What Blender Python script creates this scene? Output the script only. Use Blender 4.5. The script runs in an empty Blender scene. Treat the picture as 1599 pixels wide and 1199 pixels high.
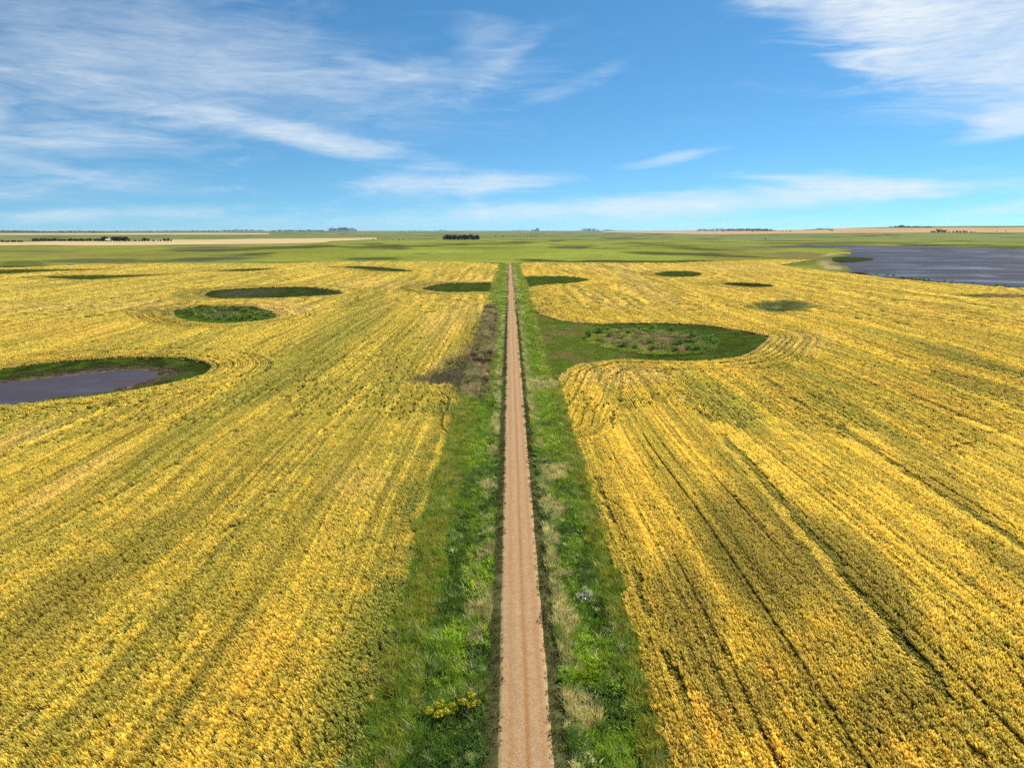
import bpy, math, random
import numpy as np

# ----------------------------------------------------------------------------------------------
# camera, sky, sun, exposure
# ----------------------------------------------------------------------------------------------
S = bpy.context.scene
COL = S.collection
R = math.radians
CAM_H = 38.0
F_PX, CX, CY = 1110.0, 799.5, 599.5          # focal length and centre in the photograph's pixels
PITCH = math.atan((CY - 359.0) / F_PX)
YAW = math.atan((CX - 795.0) / F_PX)
cam_d = bpy.data.cameras.new('camera')
cam = bpy.data.objects.new('camera', cam_d)
COL.objects.link(cam)
cam.location = (0, 0, CAM_H)
cam.rotation_euler = (math.pi / 2 - PITCH, 0, -YAW)
cam_d.sensor_width = 36.0
cam_d.sensor_fit = 'HORIZONTAL'
cam_d.lens = 36.0 * F_PX / 1599.0
cam_d.clip_start = 0.5
cam_d.clip_end = 80000
S.camera = cam

HAZE = 1.2e-5
SUN_EL, SUN_AZ = R(44), R(50)                # azimuth measured from the road direction towards the right
S.view_settings.view_transform = 'Standard'
S.view_settings.look = 'None'
S.view_settings.exposure = 1.0
S.view_settings.gamma = 1.0
S.view_settings.use_curve_mapping = False
S.render.engine = 'CYCLES'
S.cycles.max_bounces = 6
S.cycles.diffuse_bounces = 3
S.cycles.glossy_bounces = 2
S.cycles.transmission_bounces = 4
S.cycles.transparent_max_bounces = 4
S.cycles.use_denoising = False
S.cycles.sample_clamp_indirect = 8

sun_d = bpy.data.lights.new('sun', 'SUN')
sun = bpy.data.objects.new('sun', sun_d)
COL.objects.link(sun)
sun_d.energy = 3.6
sun_d.angle = R(0.53)
sun_d.color = (1.0, 0.95, 0.86)
sdir = (math.sin(SUN_AZ) * math.cos(SUN_EL), math.cos(SUN_AZ) * math.cos(SUN_EL), math.sin(SUN_EL))
import mathutils
sun.rotation_euler = mathutils.Vector(sdir).to_track_quat('Z', 'Y').to_euler()
sun.location = (0, 0, 200)


class NT:
    """small helper round a node tree"""
    def __init__(self, tree):
        self.t = tree
        self.n = tree.nodes
        self.l = tree.links

    def new(self, typ, **kw):
        nd = self.n.new(typ)
        for k, v in kw.items():
            setattr(nd, k, v)
        return nd

    def put(self, sock, v):
        if hasattr(v, 'is_output'):
            self.l.new(v, sock)
        else:
            sock.default_value = v

    def math(self, op, a, b=0.0, c=0.0, clamp=False):
        nd = self.new('ShaderNodeMath', operation=op, use_clamp=clamp)
        self.put(nd.inputs[0], a); self.put(nd.inputs[1], b); self.put(nd.inputs[2], c)
        return nd.outputs[0]

    def vmath(self, op, a, b=(0, 0, 0)):
        nd = self.new('ShaderNodeVectorMath', operation=op)
        self.put(nd.inputs[0], a); self.put(nd.inputs[1], b)
        return nd.outputs[0]

    def mix(self, f, a, b, typ='MIX'):
        nd = self.new('ShaderNodeMix', data_type='RGBA', blend_type=typ)
        self.put(nd.inputs[0], f); self.put(nd.inputs[6], a); self.put(nd.inputs[7], b)
        return nd.outputs[2]

    def ramp(self, f, lo, hi, a=0.0, b=1.0, smooth=True):
        nd = self.new('ShaderNodeMapRange', interpolation_type='SMOOTHSTEP' if smooth else 'LINEAR')
        self.put(nd.inputs[0], f)
        nd.inputs[1].default_value = lo; nd.inputs[2].default_value = hi
        nd.inputs[3].default_value = a; nd.inputs[4].default_value = b
        return nd.outputs[0]

    def noise(self, vec, scale, detail=4.0, rough=0.55, dist=0.0):
        nd = self.new('ShaderNodeTexNoise')
        self.put(nd.inputs['Vector'], vec)
        nd.inputs['Scale'].default_value = scale
        nd.inputs['Detail'].default_value = detail
        nd.inputs['Roughness'].default_value = rough
        nd.inputs['Distortion'].default_value = dist
        return nd.outputs[0]


def c4(r, g, b):
    return (r, g, b, 1.0)


world = bpy.data.worlds.new('World')
S.world = world
world.use_nodes = True
wt = NT(world.node_tree)
for nd in list(wt.n):
    wt.n.remove(nd)
geo = wt.new('ShaderNodeTexCoord').outputs['Generated']
sep = wt.new('ShaderNodeSeparateXYZ'); wt.l.new(geo, sep.inputs[0])
dx, dy, dz = sep.outputs
# the sky in the photograph is deep blue down to a low height: the look-up is lifted a little everywhere
lz = wt.math('ADD', wt.math('MULTIPLY', wt.math('MAXIMUM', dz, 0.0), 1.4), 0.085)
cmb = wt.new('ShaderNodeCombineXYZ'); wt.l.new(dx, cmb.inputs[0]); wt.l.new(dy, cmb.inputs[1]); wt.l.new(lz, cmb.inputs[2])
sky = wt.new('ShaderNodeTexSky', sky_type='NISHITA')
sky.sun_disc = False
sky.sun_elevation = SUN_EL
sky.sun_rotation = SUN_AZ
sky.altitude = 500
sky.air_density = 1.0
sky.dust_density = 0.02
sky.ozone_density = 2.0
wt.l.new(wt.vmath('NORMALIZE', cmb.outputs[0]), sky.inputs[0])
hs = wt.new('ShaderNodeHueSaturation')
hs.inputs['Hue'].default_value = 0.492
hs.inputs['Saturation'].default_value = 1.15
hs.inputs['Value'].default_value = 1.0
wt.l.new(sky.outputs[0], hs.inputs['Color'])
# cirrus: bands placed by azimuth and height over the horizon, frayed by stretched noise
az = wt.math('ARCTAN2', dx, dy)
el = wt.math('ARCSINE', dz)
ae = wt.new('ShaderNodeCombineXYZ'); wt.l.new(az, ae.inputs[0]); wt.l.new(el, ae.inputs[1])
aev = ae.outputs[0]


def streak_noise(angle, sx, sy, scale, detail, seed, dist=0.6):
    mp = wt.new('ShaderNodeMapping')
    mp.inputs['Rotation'].default_value = (0, 0, angle)
    mp.inputs['Scale'].default_value = (sx, sy, 1)
    mp.inputs['Location'].default_value = (seed * 1.7, seed * 0.9, seed)
    wt.l.new(aev, mp.inputs['Vector'])
    return wt.noise(mp.outputs[0], scale, detail, 0.6, dist)


fib_a = streak_noise(R(9), 1.0, 5.5, 7.0, 8, 1.3, 0.9)
fib_b = streak_noise(R(-12), 1.0, 5.0, 9.0, 8, 4.1, 0.8)
puff = streak_noise(0, 1.0, 2.2, 6.0, 6, 7.7, 0.4)
fine = streak_noise(R(12), 1.0, 8.0, 34.0, 9, 9.2, 0.7)
# px centre, half length, half width, tilt in degrees (positive climbs to the right), strength, which fibre
CLOUDS = [
    (330, 100, 340, 90, -6, 0.34, 1), (330, 100, 300, 80, -6, 0.14, 0), (430, 205, 250, 20, -11, 0.58, 0), (540, 232, 110, 15, -9, 0.55, 0), (650, 122, 200, 24, 3, 0.42, 1),
    (752, 70, 40, 46, -50, 0.32, 0), (780, 100, 70, 16, 35, 0.3, 1), (150, 110, 220, 90, 0, 0.22, 0), (1440, 18, 150, 34, -14, 0.9, 0), (1350, 8, 110, 18, -8, 0.8, 1), (1570, 50, 120, 46, -12, 0.95, 1), (1540, 100, 110, 22, -8, 0.95, 0),
    (1595, 188, 50, 12, 10, 0.8, 1), (1560, 212, 60, 8, 4, 0.6, 0), (1020, 322, 400, 20, 2, 0.5, 1), (880, 332, 260, 16, 2, 0.55, 0), (720, 290, 140, 14, 2, 0.68, 1), (1250, 305, 220, 15, 3, 0.7, 0), (1330, 290, 110, 12, -6, 0.85, 1),
    (1050, 247, 66, 7, 9, 0.55, 1), (170, 333, 190, 11, 3, 0.6, 1), (1540, 330, 120, 10, 8, 0.5, 1), (950, 349, 700, 10, 0, 0.35, 0), (900, 130, 90, 10, 20, 0.2, 1),
    (1900, 120, 300, 60, -8, 0.7, 0), (2200, 260, 300, 30, 4, 0.6, 1), (-350, 150, 350, 70, -5, 0.6, 0), (-600, 300, 300, 24, 3, 0.6, 1),
    (900, -350, 500, 60, 8, 0.6, 1), (300, -300, 350, 50, -10, 0.6, 0), (1700, -250, 420, 70, -12, 0.7, 0),
]
total = None
for (px, py, hx, hy, tilt, amp, which) in CLOUDS:
    u_, v_ = (px - CX) / F_PX, (CY - py) / F_PX
    fy_, fz_ = math.cos(PITCH) + v_ * math.sin(PITCH), -math.sin(PITCH) + v_ * math.cos(PITCH)
    a0 = math.atan2(u_, fy_) + YAW; e0 = math.atan2(fz_, math.hypot(u_, fy_))
    ddx = wt.math('SUBTRACT', az, a0); ddy = wt.math('SUBTRACT', el, e0)
    ca, sa = math.cos(R(tilt)), math.sin(R(tilt))
    p = wt.math('ADD', wt.math('MULTIPLY', ddx, ca * F_PX / hx), wt.math('MULTIPLY', ddy, sa * F_PX / hx))
    q = wt.math('ADD', wt.math('MULTIPLY', ddx, -sa * F_PX / hy), wt.math('MULTIPLY', ddy, ca * F_PX / hy))
    d = wt.math('SQRT', wt.math('ADD', wt.math('MULTIPLY', p, p), wt.math('MULTIPLY', q, q)))
    fb = (fib_a, fib_b)[which]
    v = wt.math('ADD', wt.math('SUBTRACT', 1.05 + max(0.0, amp - 0.5) * 1.1, d), wt.math('MULTIPLY', wt.math('SUBTRACT', fb, 0.5), 2.6))
    m = wt.math('MULTIPLY', wt.ramp(v, -0.35, 1.25), amp)
    keep = wt.math('SUBTRACT', 1.0, m)
    total = keep if total is None else wt.math('MULTIPLY', total, keep)
cover = wt.math('SUBTRACT', 1.0, total)
cover = wt.math('MULTIPLY', cover, wt.ramp(puff, 0.25, 0.65, 0.55, 1.0))
cover = wt.math('MULTIPLY', cover, wt.ramp(fine, 0.28, 0.68, 0.74, 1.0))
# thin general cirrus over the whole sky, the unseen part too
gen = wt.math('MULTIPLY', wt.ramp(fib_a, 0.55, 0.9), 0.07)
cover = wt.math('MAXIMUM', cover, gen)
cover = wt.math('MULTIPLY', cover, wt.ramp(dz, -0.01, 0.02))
cloud_col = c4(5.6, 6.1, 6.5)
skymix = wt.mix(cover, wt.vmath('MULTIPLY', hs.outputs[0], (0.55, 0.785, 0.865)), cloud_col)
bg = wt.new('ShaderNodeBackground')
bg.inputs['Strength'].default_value = 0.075
wt.l.new(skymix, bg.inputs['Color'])
wo = wt.new('ShaderNodeOutputWorld')
wt.l.new(bg.outputs[0], wo.inputs['Surface'])

# ----------------------------------------------------------------------------------------------
# helpers
# ----------------------------------------------------------------------------------------------
rng = np.random.default_rng(11)
random.seed(11)


def hash2(ix, iy, seed):
    h = (ix.astype(np.int64) * 374761393 + iy.astype(np.int64) * 668265263 + seed * 1442695041) & 0xFFFFFFFF
    h = ((h ^ (h >> 13)) * 1274126177) & 0xFFFFFFFF
    h = ((h ^ (h >> 16)) * 2246822519) & 0xFFFFFFFF
    return ((h ^ (h >> 15)) & 0xFFFFFF) / float(0xFFFFFF)


def vnoise(x, y, seed=0):
    x = np.asarray(x, float); y = np.asarray(y, float)
    ix = np.floor(x); iy = np.floor(y)
    fx = x - ix; fy = y - iy
    fx = fx * fx * (3 - 2 * fx); fy = fy * fy * (3 - 2 * fy)
    a = hash2(ix, iy, seed); b = hash2(ix + 1, iy, seed)
    c = hash2(ix, iy + 1, seed); d = hash2(ix + 1, iy + 1, seed)
    return a + (b - a) * fx + (c - a) * fy + (a - b - c + d) * fx * fy


def fbm(x, y, seed=0, octv=4, gain=0.5):
    s = 0.0; a = 1.0; t = 0.0
    for o in range(octv):
        s = s + a * vnoise(np.asarray(x) * 2 ** o + o * 17.3, np.asarray(y) * 2 ** o - o * 9.1, seed + o)
        t += a; a *= gain
    return s / t


def sstep(a, b, x):
    t = np.clip((np.asarray(x, float) - a) / (np.asarray(b) - a), 0, 1)
    return t * t * (3 - 2 * t)


def link(o, parent=None, **props):
    COL.objects.link(o)
    if parent is not None:
        o.parent = parent
    for k, v in props.items():
        o[k] = v
    return o


def mesh_from(name, verts, faces, mat=None, attrs=None, smooth=False):
    me = bpy.data.meshes.new(name)
    if isinstance(faces, np.ndarray):
        nf, k = faces.shape
        me.vertices.add(len(verts)); me.vertices.foreach_set('co', np.asarray(verts, np.float32).ravel())
        me.loops.add(nf * k); me.loops.foreach_set('vertex_index', faces.astype(np.int32).ravel())
        me.polygons.add(nf)
        me.polygons.foreach_set('loop_start', np.arange(0, nf * k, k, dtype=np.int32))
        me.update(calc_edges=True)
    else:
        me.from_pydata([tuple(v) for v in verts], [], faces)
    if attrs:
        for nm, (typ, dat) in attrs.items():
            a = me.attributes.new(nm, typ, 'POINT')
            key = {'FLOAT': 'value', 'INT': 'value', 'FLOAT_VECTOR': 'vector', 'FLOAT_COLOR': 'color'}[typ]
            a.data.foreach_set(key, np.asarray(dat, np.int32 if typ == 'INT' else np.float32).ravel())
    if smooth:
        me.polygons.foreach_set('use_smooth', np.ones(len(me.polygons), bool))
    if mat is not None:
        me.materials.append(mat)
    me.update()
    return me


def grid_faces(n, m, wrap=False):
    i = np.arange(n - 1)[:, None]; j = np.arange(m if wrap else m - 1)[None, :]
    j2 = (j + 1) % m
    a = i * m + j; b = i * m + j2; c = (i + 1) * m + j2; d = (i + 1) * m + j
    return np.stack([a, b, c, d], -1).reshape(-1, 4)


# ----------------------------------------------------------------------------------------------
# terrain (base) and the way from photograph pixels to the ground
# ----------------------------------------------------------------------------------------------
def T_base(x, y):
    x = np.asarray(x, float); y = np.asarray(y, float)
    r = np.hypot(x, y)
    z = (fbm(x / 170 + 3.1, y / 170 + 7.7, 5, 2) - 0.5) * 2.2 * sstep(60, 260, r) * sstep(14, 60, np.abs(x))
    z = z + (fbm(x / 900 + 1.1, y / 700 + 2.2, 9, 2) - 0.5) * 7.0 * sstep(800, 2500, r)
    ang = x / np.maximum(y, 1.0)
    right = np.where(y > 0, sstep(0.16, 0.62, ang), 0)
    z = z + right * 66 * sstep(2900, 6500, r)
    return z


ct, st = math.cos(PITCH), math.sin(PITCH)


def pix_dir(px, py):
    u = (np.asarray(px, float) - CX) / F_PX; v = (CY - np.asarray(py, float)) / F_PX
    x = u; y = ct + v * st; z = -st + v * ct
    c, s = math.cos(YAW), math.sin(YAW)
    return x * c + y * s, -x * s + y * c, z


RSTEP = np.geomspace(15, 30000, 1400)


def at(pts, terr=None):
    """ground points (x, y) seen at the photograph's pixels"""
    terr = terr or T_base
    p = np.asarray(pts, float).reshape(-1, 2)
    dx_, dy_, dz_ = pix_dir(p[:, 0], p[:, 1])
    h = np.hypot(dx_, dy_)
    dx_, dy_, dz_ = dx_ / h, dy_ / h, dz_ / h
    X = dx_[:, None] * RSTEP; Y = dy_[:, None] * RSTEP; Z = CAM_H + dz_[:, None] * RSTEP
    g = Z - terr(X, Y)
    k = np.argmax(g < 0, axis=1)
    k = np.where((g < 0).any(1), k, len(RSTEP) - 1); k = np.maximum(k, 1)
    i = np.arange(len(p))
    g0, g1 = g[i, k - 1], g[i, k]
    t = np.clip(g0 / np.where(g0 - g1 == 0, 1, g0 - g1), 0, 1)
    r = RSTEP[k - 1] + (RSTEP[k] - RSTEP[k - 1]) * t
    return np.stack([dx_ * r, dy_ * r], -1)


def to_px(x, y, z):
    c, s = math.cos(YAW), math.sin(YAW)
    xr = x * c - y * s; yr = x * s + y * c; zr = z - CAM_H
    depth = yr * ct - zr * st
    up = yr * st + zr * ct
    return CX + F_PX * xr / depth, CY - F_PX * up / depth, depth


def spline(p, sub=5, closed=True):
    p = np.asarray(p, float)
    n = len(p); out = []
    rngi = range(n) if closed else range(n - 1)
    for i in rngi:
        if closed:
            p0, p1, p2, p3 = p[i - 1], p[i], p[(i + 1) % n], p[(i + 2) % n]
        else:
            p0, p1, p2, p3 = p[max(i - 1, 0)], p[i], p[i + 1], p[min(i + 2, n - 1)]
        for k in range(sub):
            t = k / sub
            out.append(0.5 * ((2 * p1) + (-p0 + p2) * t + (2 * p0 - 5 * p1 + 4 * p2 - p3) * t * t + (-p0 + 3 * p1 - 3 * p2 + p3) * t ** 3))
    if not closed:
        out.append(p[-1])
    return np.array(out)


def inside(poly, x, y):
    x = np.asarray(x, float); y = np.asarray(y, float)
    res = np.zeros(x.shape, bool)
    n = len(poly)
    for i in range(n):
        x0, y0 = poly[i]; x1, y1 = poly[(i + 1) % n]
        if y0 == y1:
            continue
        c = ((y0 > y) != (y1 > y)) & (x < (x1 - x0) * (y - y0) / (y1 - y0) + x0)
        res ^= c
    return res


def dist_poly(poly, x, y, closed=True):
    x = np.asarray(x, float); y = np.asarray(y, float)
    d = np.full(x.shape, 1e18)
    n = len(poly)
    for i in range(n if closed else n - 1):
        x0, y0 = poly[i]; x1, y1 = poly[(i + 1) % n]
        ex, ey = x1 - x0, y1 - y0
        L = ex * ex + ey * ey + 1e-9
        t = np.clip(((x - x0) * ex + (y - y0) * ey) / L, 0, 1)
        d = np.minimum(d, (x - x0 - t * ex) ** 2 + (y - y0 - t * ey) ** 2)
    return np.sqrt(d)


class Field:
    """a scalar on a regular grid, read bilinearly; far outside it returns `out`"""
    def __init__(self, x0, x1, y0, y1, res, out):
        self.x0, self.y0, self.res, self.out = x0, y0, res, out
        self.xs = np.arange(x0, x1 + res, res); self.ys = np.arange(y0, y1 + res, res)
        self.X, self.Y = np.meshgrid(self.xs, self.ys)

    def set(self, v):
        self.v = v
        return self

    def __call__(self, x, y):
        x = np.asarray(x, float); y = np.asarray(y, float)
        fx = (x - self.x0) / self.res; fy = (y - self.y0) / self.res
        m = (fx >= 0) & (fy >= 0) & (fx < len(self.xs) - 1) & (fy < len(self.ys) - 1)
        fx = np.where(m, fx, 0); fy = np.where(m, fy, 0)
        i = fx.astype(int); j = fy.astype(int); a = fx - i; b = fy - j
        v = self.v
        r = (v[j, i] * (1 - a) + v[j, i + 1] * a) * (1 - b) + (v[j + 1, i] * (1 - a) + v[j + 1, i + 1] * a) * b
        return np.where(m, r, self.out)


def sdf_field(poly, margin, res):
    x0, y0 = poly.min(0) - margin; x1, y1 = poly.max(0) + margin
    f = Field(x0, x1, y0, y1, res, margin)
    d = dist_poly(poly, f.X, f.Y)
    d = np.where(inside(poly, f.X, f.Y), -d, d)
    return f.set(np.minimum(d, margin))


# ----------------------------------------------------------------------------------------------
# the lie of the land
# ----------------------------------------------------------------------------------------------
ROAD_X = float(at([(821.5, 1199)])[0, 0])
ROAD_W = 2.02
ROAD_END = float(at([(796, 412)])[0, 1])
P = lambda pts, sub=4: spline(at(pts), sub)
W = {}
W['pond'] = P([(-260, 612), (-150, 596), (-60, 585), (0, 577), (60, 568), (140, 562), (220, 559), (280, 560), (315, 565), (329, 573), (321, 583), (300, 591), (260, 601), (200, 612), (140, 620), (80, 627), (0, 635), (-100, 642), (-220, 640)])
W['willow'] = P([(267, 490), (280, 483), (310, 479), (360, 478), (400, 481), (425, 487), (434, 494), (420, 500), (390, 504), (350, 506.5), (310, 504), (285, 499)])
W['reed'] = P([(317, 461), (330, 455), (360, 452), (420, 449), (480, 449), (520, 453), (537, 458), (520, 462), (470, 464.5), (400, 467), (340, 467)])
W['verge'] = P([(660, 451), (680, 445), (710, 442.5), (745, 442), (783, 442), (784, 456), (745, 457), (715, 458), (680, 456)])
W['sliver'] = P([(65, 434), (100, 431.5), (160, 430.5), (230, 429.5), (312, 427.6), (250, 431), (190, 435), (140, 438), (105, 437)])
W['edge'] = P([(-120, 424), (-40, 422.6), (20, 421.4), (90, 421.2), (178, 421.4), (120, 423.5), (60, 426), (0, 429.5), (-120, 434)])
W['thin'] = P([(335, 424), (365, 421.5), (400, 420), (432, 420), (405, 423.5), (370, 425)])
W['crescent'] = P([(533, 418), (560, 416.2), (600, 418), (648, 424.3), (600, 425), (565, 421)])
W['big'] = P([(806, 500), (822, 468), (828, 474), (836, 488), (860, 497), (890, 503), (930, 506), (990, 505), (1060, 506), (1105, 509), (1150, 516), (1183, 522), (1199, 527.5), (1190, 537), (1173, 550), (1150, 559), (1110, 564), (1050, 565.5), (1000, 563.5), (960, 563), (930, 567), (900, 573), (881, 583), (873, 597), (840, 640), (815, 640)])
W['spur'] = P([(803, 436), (830, 432.5), (860, 432), (895, 433), (921, 437), (908, 441), (880, 444.5), (850, 446), (826, 450), (806, 456)])
W['oval'] = P([(1019, 428.4), (1040, 424.6), (1065, 423.8), (1085, 425), (1098, 428.4), (1085, 432.5), (1055, 433.5), (1035, 432)])
W['dim'] = P([(1124, 443.2), (1150, 441.8), (1190, 443.8), (1210, 447.2), (1190, 450.2), (1150, 447.8)])
SOFT_POND = P([(1168, 480), (1190, 473), (1230, 470), (1262, 474), (1274, 480), (1254, 487), (1212, 490), (1182, 487)])
SOFT_STRIP = P([(1488, 462.5), (1540, 460), (1599, 461), (1680, 463), (1599, 467), (1530, 466)])
WATER_POND = P([(-250, 613), (-100, 600), (0, 592), (60, 586), (140, 577), (200, 571.5), (228, 573.5), (247, 580), (215, 592), (180, 600), (140, 608), (90, 613), (40, 621), (0, 626), (-100, 634), (-210, 633)])
LAKE = P([(1235, 383.4), (1275, 382.4), (1330, 382.8), (1380, 383.4), (1480, 385.3), (1599, 388.6), (1800, 392), (2150, 398), (2250, 440), (1900, 458), (1720, 456), (1599, 449), (1500, 443), (1420, 435.5), (1360, 430), (1336, 424), (1322, 415), (1307, 406), (1324, 398), (1331, 392), (1322, 387.5), (1285, 385.4)])
ISLAND = P([(917, 527), (935, 516), (975, 513), (1030, 514), (1085, 519), (1116, 531), (1110, 545), (1080, 551), (1010, 551), (960, 544), (925, 536)])
DROWNED = P([(630, 602), (640, 592), (668, 583), (700, 568), (728, 545), (744, 518), (756, 486), (768, 478), (776, 500), (774, 540), (766, 580), (752, 616), (715, 616), (690, 606), (655, 603)])
NEAR_POOL = [W[k] for k in W]

# crop outlines (outer): pixels for what shows, metres for what lies outside the frame
cl = list(at([(580, 1199), (622, 1000), (645, 880), (672, 780), (692, 705), (722, 640), (740, 600), (752, 560), (762, 510), (770, 468), (776, 432), (781, 414), (760, 411.5), (700, 410), (640, 409.6), (560, 409.4), (480, 411), (400, 413), (330, 413), (250, 412.8), (160, 413.5), (100, 415.5), (30, 419), (-60, 421), (-200, 423)]))
xe = cl[0][0]
CROP_L = np.array([(xe - 0.3, -40)] + [(xe, 20)] + cl + [(-1100, cl[-1][1]), (-1100, -40)])
cr = list(at([(1043, 1199), (990, 1000), (950, 860), (910, 730), (885, 640), (874, 598), (850, 560), (838, 500), (829, 474), (822, 446), (815, 428), (811, 413.5), (838, 410.6), (900, 411.2), (960, 411.6), (1050, 411.4), (1150, 408), (1215, 406.2), (1268, 406.8), (1240, 411), (1215, 415), (1262, 421), (1335, 429), (1400, 437), (1480, 444), (1599, 452), (1720, 460), (1850, 466)]))
xr_ = cr[0][0]
CROP_R = np.array([(xr_ + 0.3, -40)] + [(xr_, 20)] + cr + [(1100, cr[-1][1]), (1100, -40)])

bowl = Field(-760, 620, 20, 1000, 2.5, 0.0)
bv = np.zeros(bowl.X.shape)
dmin = Field(-560, 560, 25, 860, 1.25, 60.0)
dv = np.full(dmin.X.shape, 60.0)
for k, poly in W.items():
    f = sdf_field(poly, 60, 1.6 if k in ('pond', 'big', 'willow', 'reed') else 3.0)
    depth = {'pond': 1.0, 'big': 0.8, 'willow': 0.8, 'reed': 0.7}.get(k, 0.45)
    bv = np.minimum(bv, -depth * sstep(6, -7, f(bowl.X, bowl.Y)))
    dv = np.minimum(dv, f(dmin.X, dmin.Y))
bowl.set(bv)
dmin.set(dv)
pond_sdf = sdf_field(WATER_POND, 30, 1.2)
lake_sdf = sdf_field(LAKE, 60, 6.0)
island_sdf = sdf_field(ISLAND, 30, 1.5)
drown_sdf = sdf_field(DROWNED, 30, 1.2)
soft_sdf = sdf_field(SOFT_POND, 30, 1.5)
strip_sdf = sdf_field(SOFT_STRIP, 30, 1.5)
Z_POND = float(np.mean(T_base(WATER_POND[:, 0], WATER_POND[:, 1]))) - 1.15
Z_LAKE = float(np.percentile(T_base(LAKE[:, 0], LAKE[:, 1]), 20)) - 0.6


def road_prof(x, y):
    s = np.abs(x - ROAD_X)
    p = 0.38 - 0.05 * (s / ROAD_W) ** 2
    p = np.where(s > ROAD_W, 0.33 - 0.95 * sstep(ROAD_W, 5.6, s) + 0.62 * sstep(6.2, 10.8, s), p)
    return p * sstep(ROAD_END + 14, ROAD_END + 2, y)


def T(x, y):
    x = np.asarray(x, float); y = np.asarray(y, float)
    z = T_base(x, y)
    z = z + bowl(x, y) * sstep(2, 9, np.abs(x - ROAD_X))
    wl = sstep(14, -10, lake_sdf(x, y))
    z = z * (1 - wl) + (Z_LAKE - 0.5) * wl
    wp = sstep(2.2, -2.2, pond_sdf(x, y))
    z = z * (1 - wp) + np.minimum(z, Z_POND - 0.25) * wp
    return z + road_prof(x, y)


def at3(px, py):
    q = at([(px, py)], T)[0]
    return float(q[0]), float(q[1]), float(T(q[0], q[1]))


# ----------------------------------------------------------------------------------------------
# materials
# ----------------------------------------------------------------------------------------------
def new_mat(name):
    m = bpy.data.materials.new(name)
    m.use_nodes = True
    t = NT(m.node_tree)
    for nd in list(t.n):
        t.n.remove(nd)
    out = t.new('ShaderNodeOutputMaterial')
    return m, t, out


def princ(t, out, col, rough=0.9, spec=0.2, bump=None, bdist=0.05, bstr=1.0):
    b = t.new('ShaderNodeBsdfPrincipled')
    t.put(b.inputs['Base Color'], col)
    t.put(b.inputs['Roughness'], rough)
    b.inputs['Specular IOR Level'].default_value = spec
    if bump is not None:
        bn = t.new('ShaderNodeBump')
        bn.inputs['Distance'].default_value = bdist
        bn.inputs['Strength'].default_value = bstr
        t.l.new(bump, bn.inputs['Height'])
        t.l.new(bn.outputs[0], b.inputs['Normal'])
    t.l.new(b.outputs[0], out.inputs[0])
    return b


def ground_mat():
    m, t, out = new_mat('ground')
    a = t.new('ShaderNodeAttribute', attribute_name='zone')
    pos = t.new('ShaderNodeNewGeometry').outputs['Position']
    n1 = t.noise(pos, 0.9, 6, 0.65)
    n2 = t.noise(pos, 0.07, 5, 0.6)
    mp = t.new('ShaderNodeMapping'); mp.inputs['Scale'].default_value = (0.004, 0.012, 0.0)
    t.l.new(pos, mp.inputs[0])
    n3 = t.noise(mp.outputs[0], 1.0, 6, 0.6)
    f = t.math('MULTIPLY', t.ramp(n1, 0.2, 0.8, 0.6, 1.4), t.ramp(n2, 0.2, 0.8, 0.75, 1.25))
    f = t.math('MULTIPLY', f, t.ramp(n3, 0.25, 0.75, 0.86, 1.14))
    col = t.vmath('MULTIPLY', a.outputs['Color'], (1, 1, 1))
    vm = t.new('ShaderNodeVectorMath', operation='SCALE')
    t.l.new(col, vm.inputs[0]); t.l.new(f, vm.inputs['Scale'])
    matte(t, out, vm.outputs[0])
    return m


def sheet_mat(name, col, col2, sx=0.02, sy=0.02, fine_s=0.4, rough=0.95):
    m, t, out = new_mat(name)
    pos = t.new('ShaderNodeNewGeometry').outputs['Position']
    mp = t.new('ShaderNodeMapping'); mp.inputs['Scale'].default_value = (sx, sy, 0.0)
    t.l.new(pos, mp.inputs[0])
    n = t.noise(mp.outputs[0], 1.0, 6, 0.6, 0.4)
    n2 = t.noise(pos, fine_s, 5, 0.65)
    c = t.mix(t.ramp(n, 0.3, 0.7), c4(*col), c4(*col2))
    vm = t.new('ShaderNodeVectorMath', operation='SCALE')
    t.l.new(c, vm.inputs[0]); t.l.new(t.ramp(n2, 0.2, 0.8, 0.75, 1.25), vm.inputs['Scale'])
    matte(t, out, vm.outputs[0])
    return m


def plant_mat(name, trans=0.35, tip=None, foot=(0.72, 0.92, 0.72)):
    """blades: colour comes with each plant (its species and ripeness), varied from blade to blade and from foot to tip"""
    m, t, out = new_mat(name)
    ci = t.new('ShaderNodeAttribute', attribute_type='INSTANCER', attribute_name='col')
    rnd = t.new('ShaderNodeAttribute', attribute_name='rnd')
    hh = t.new('ShaderNodeAttribute', attribute_name='hgt')
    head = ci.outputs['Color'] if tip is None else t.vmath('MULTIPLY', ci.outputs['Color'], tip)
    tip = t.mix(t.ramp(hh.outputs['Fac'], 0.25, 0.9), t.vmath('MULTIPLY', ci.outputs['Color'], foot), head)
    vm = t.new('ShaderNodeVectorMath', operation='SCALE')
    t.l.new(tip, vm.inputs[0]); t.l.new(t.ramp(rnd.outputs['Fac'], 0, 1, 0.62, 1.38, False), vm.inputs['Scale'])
    d = t.new('ShaderNodeBsdfDiffuse'); t.l.new(vm.outputs[0], d.inputs[0])
    tr = t.new('ShaderNodeBsdfTranslucent'); t.l.new(vm.outputs[0], tr.inputs[0])
    mx = t.new('ShaderNodeMixShader'); mx.inputs[0].default_value = trans
    t.l.new(d.outputs[0], mx.inputs[1]); t.l.new(tr.outputs[0], mx.inputs[2])
    t.l.new(mx.outputs[0], out.inputs[0])
    return m


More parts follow.
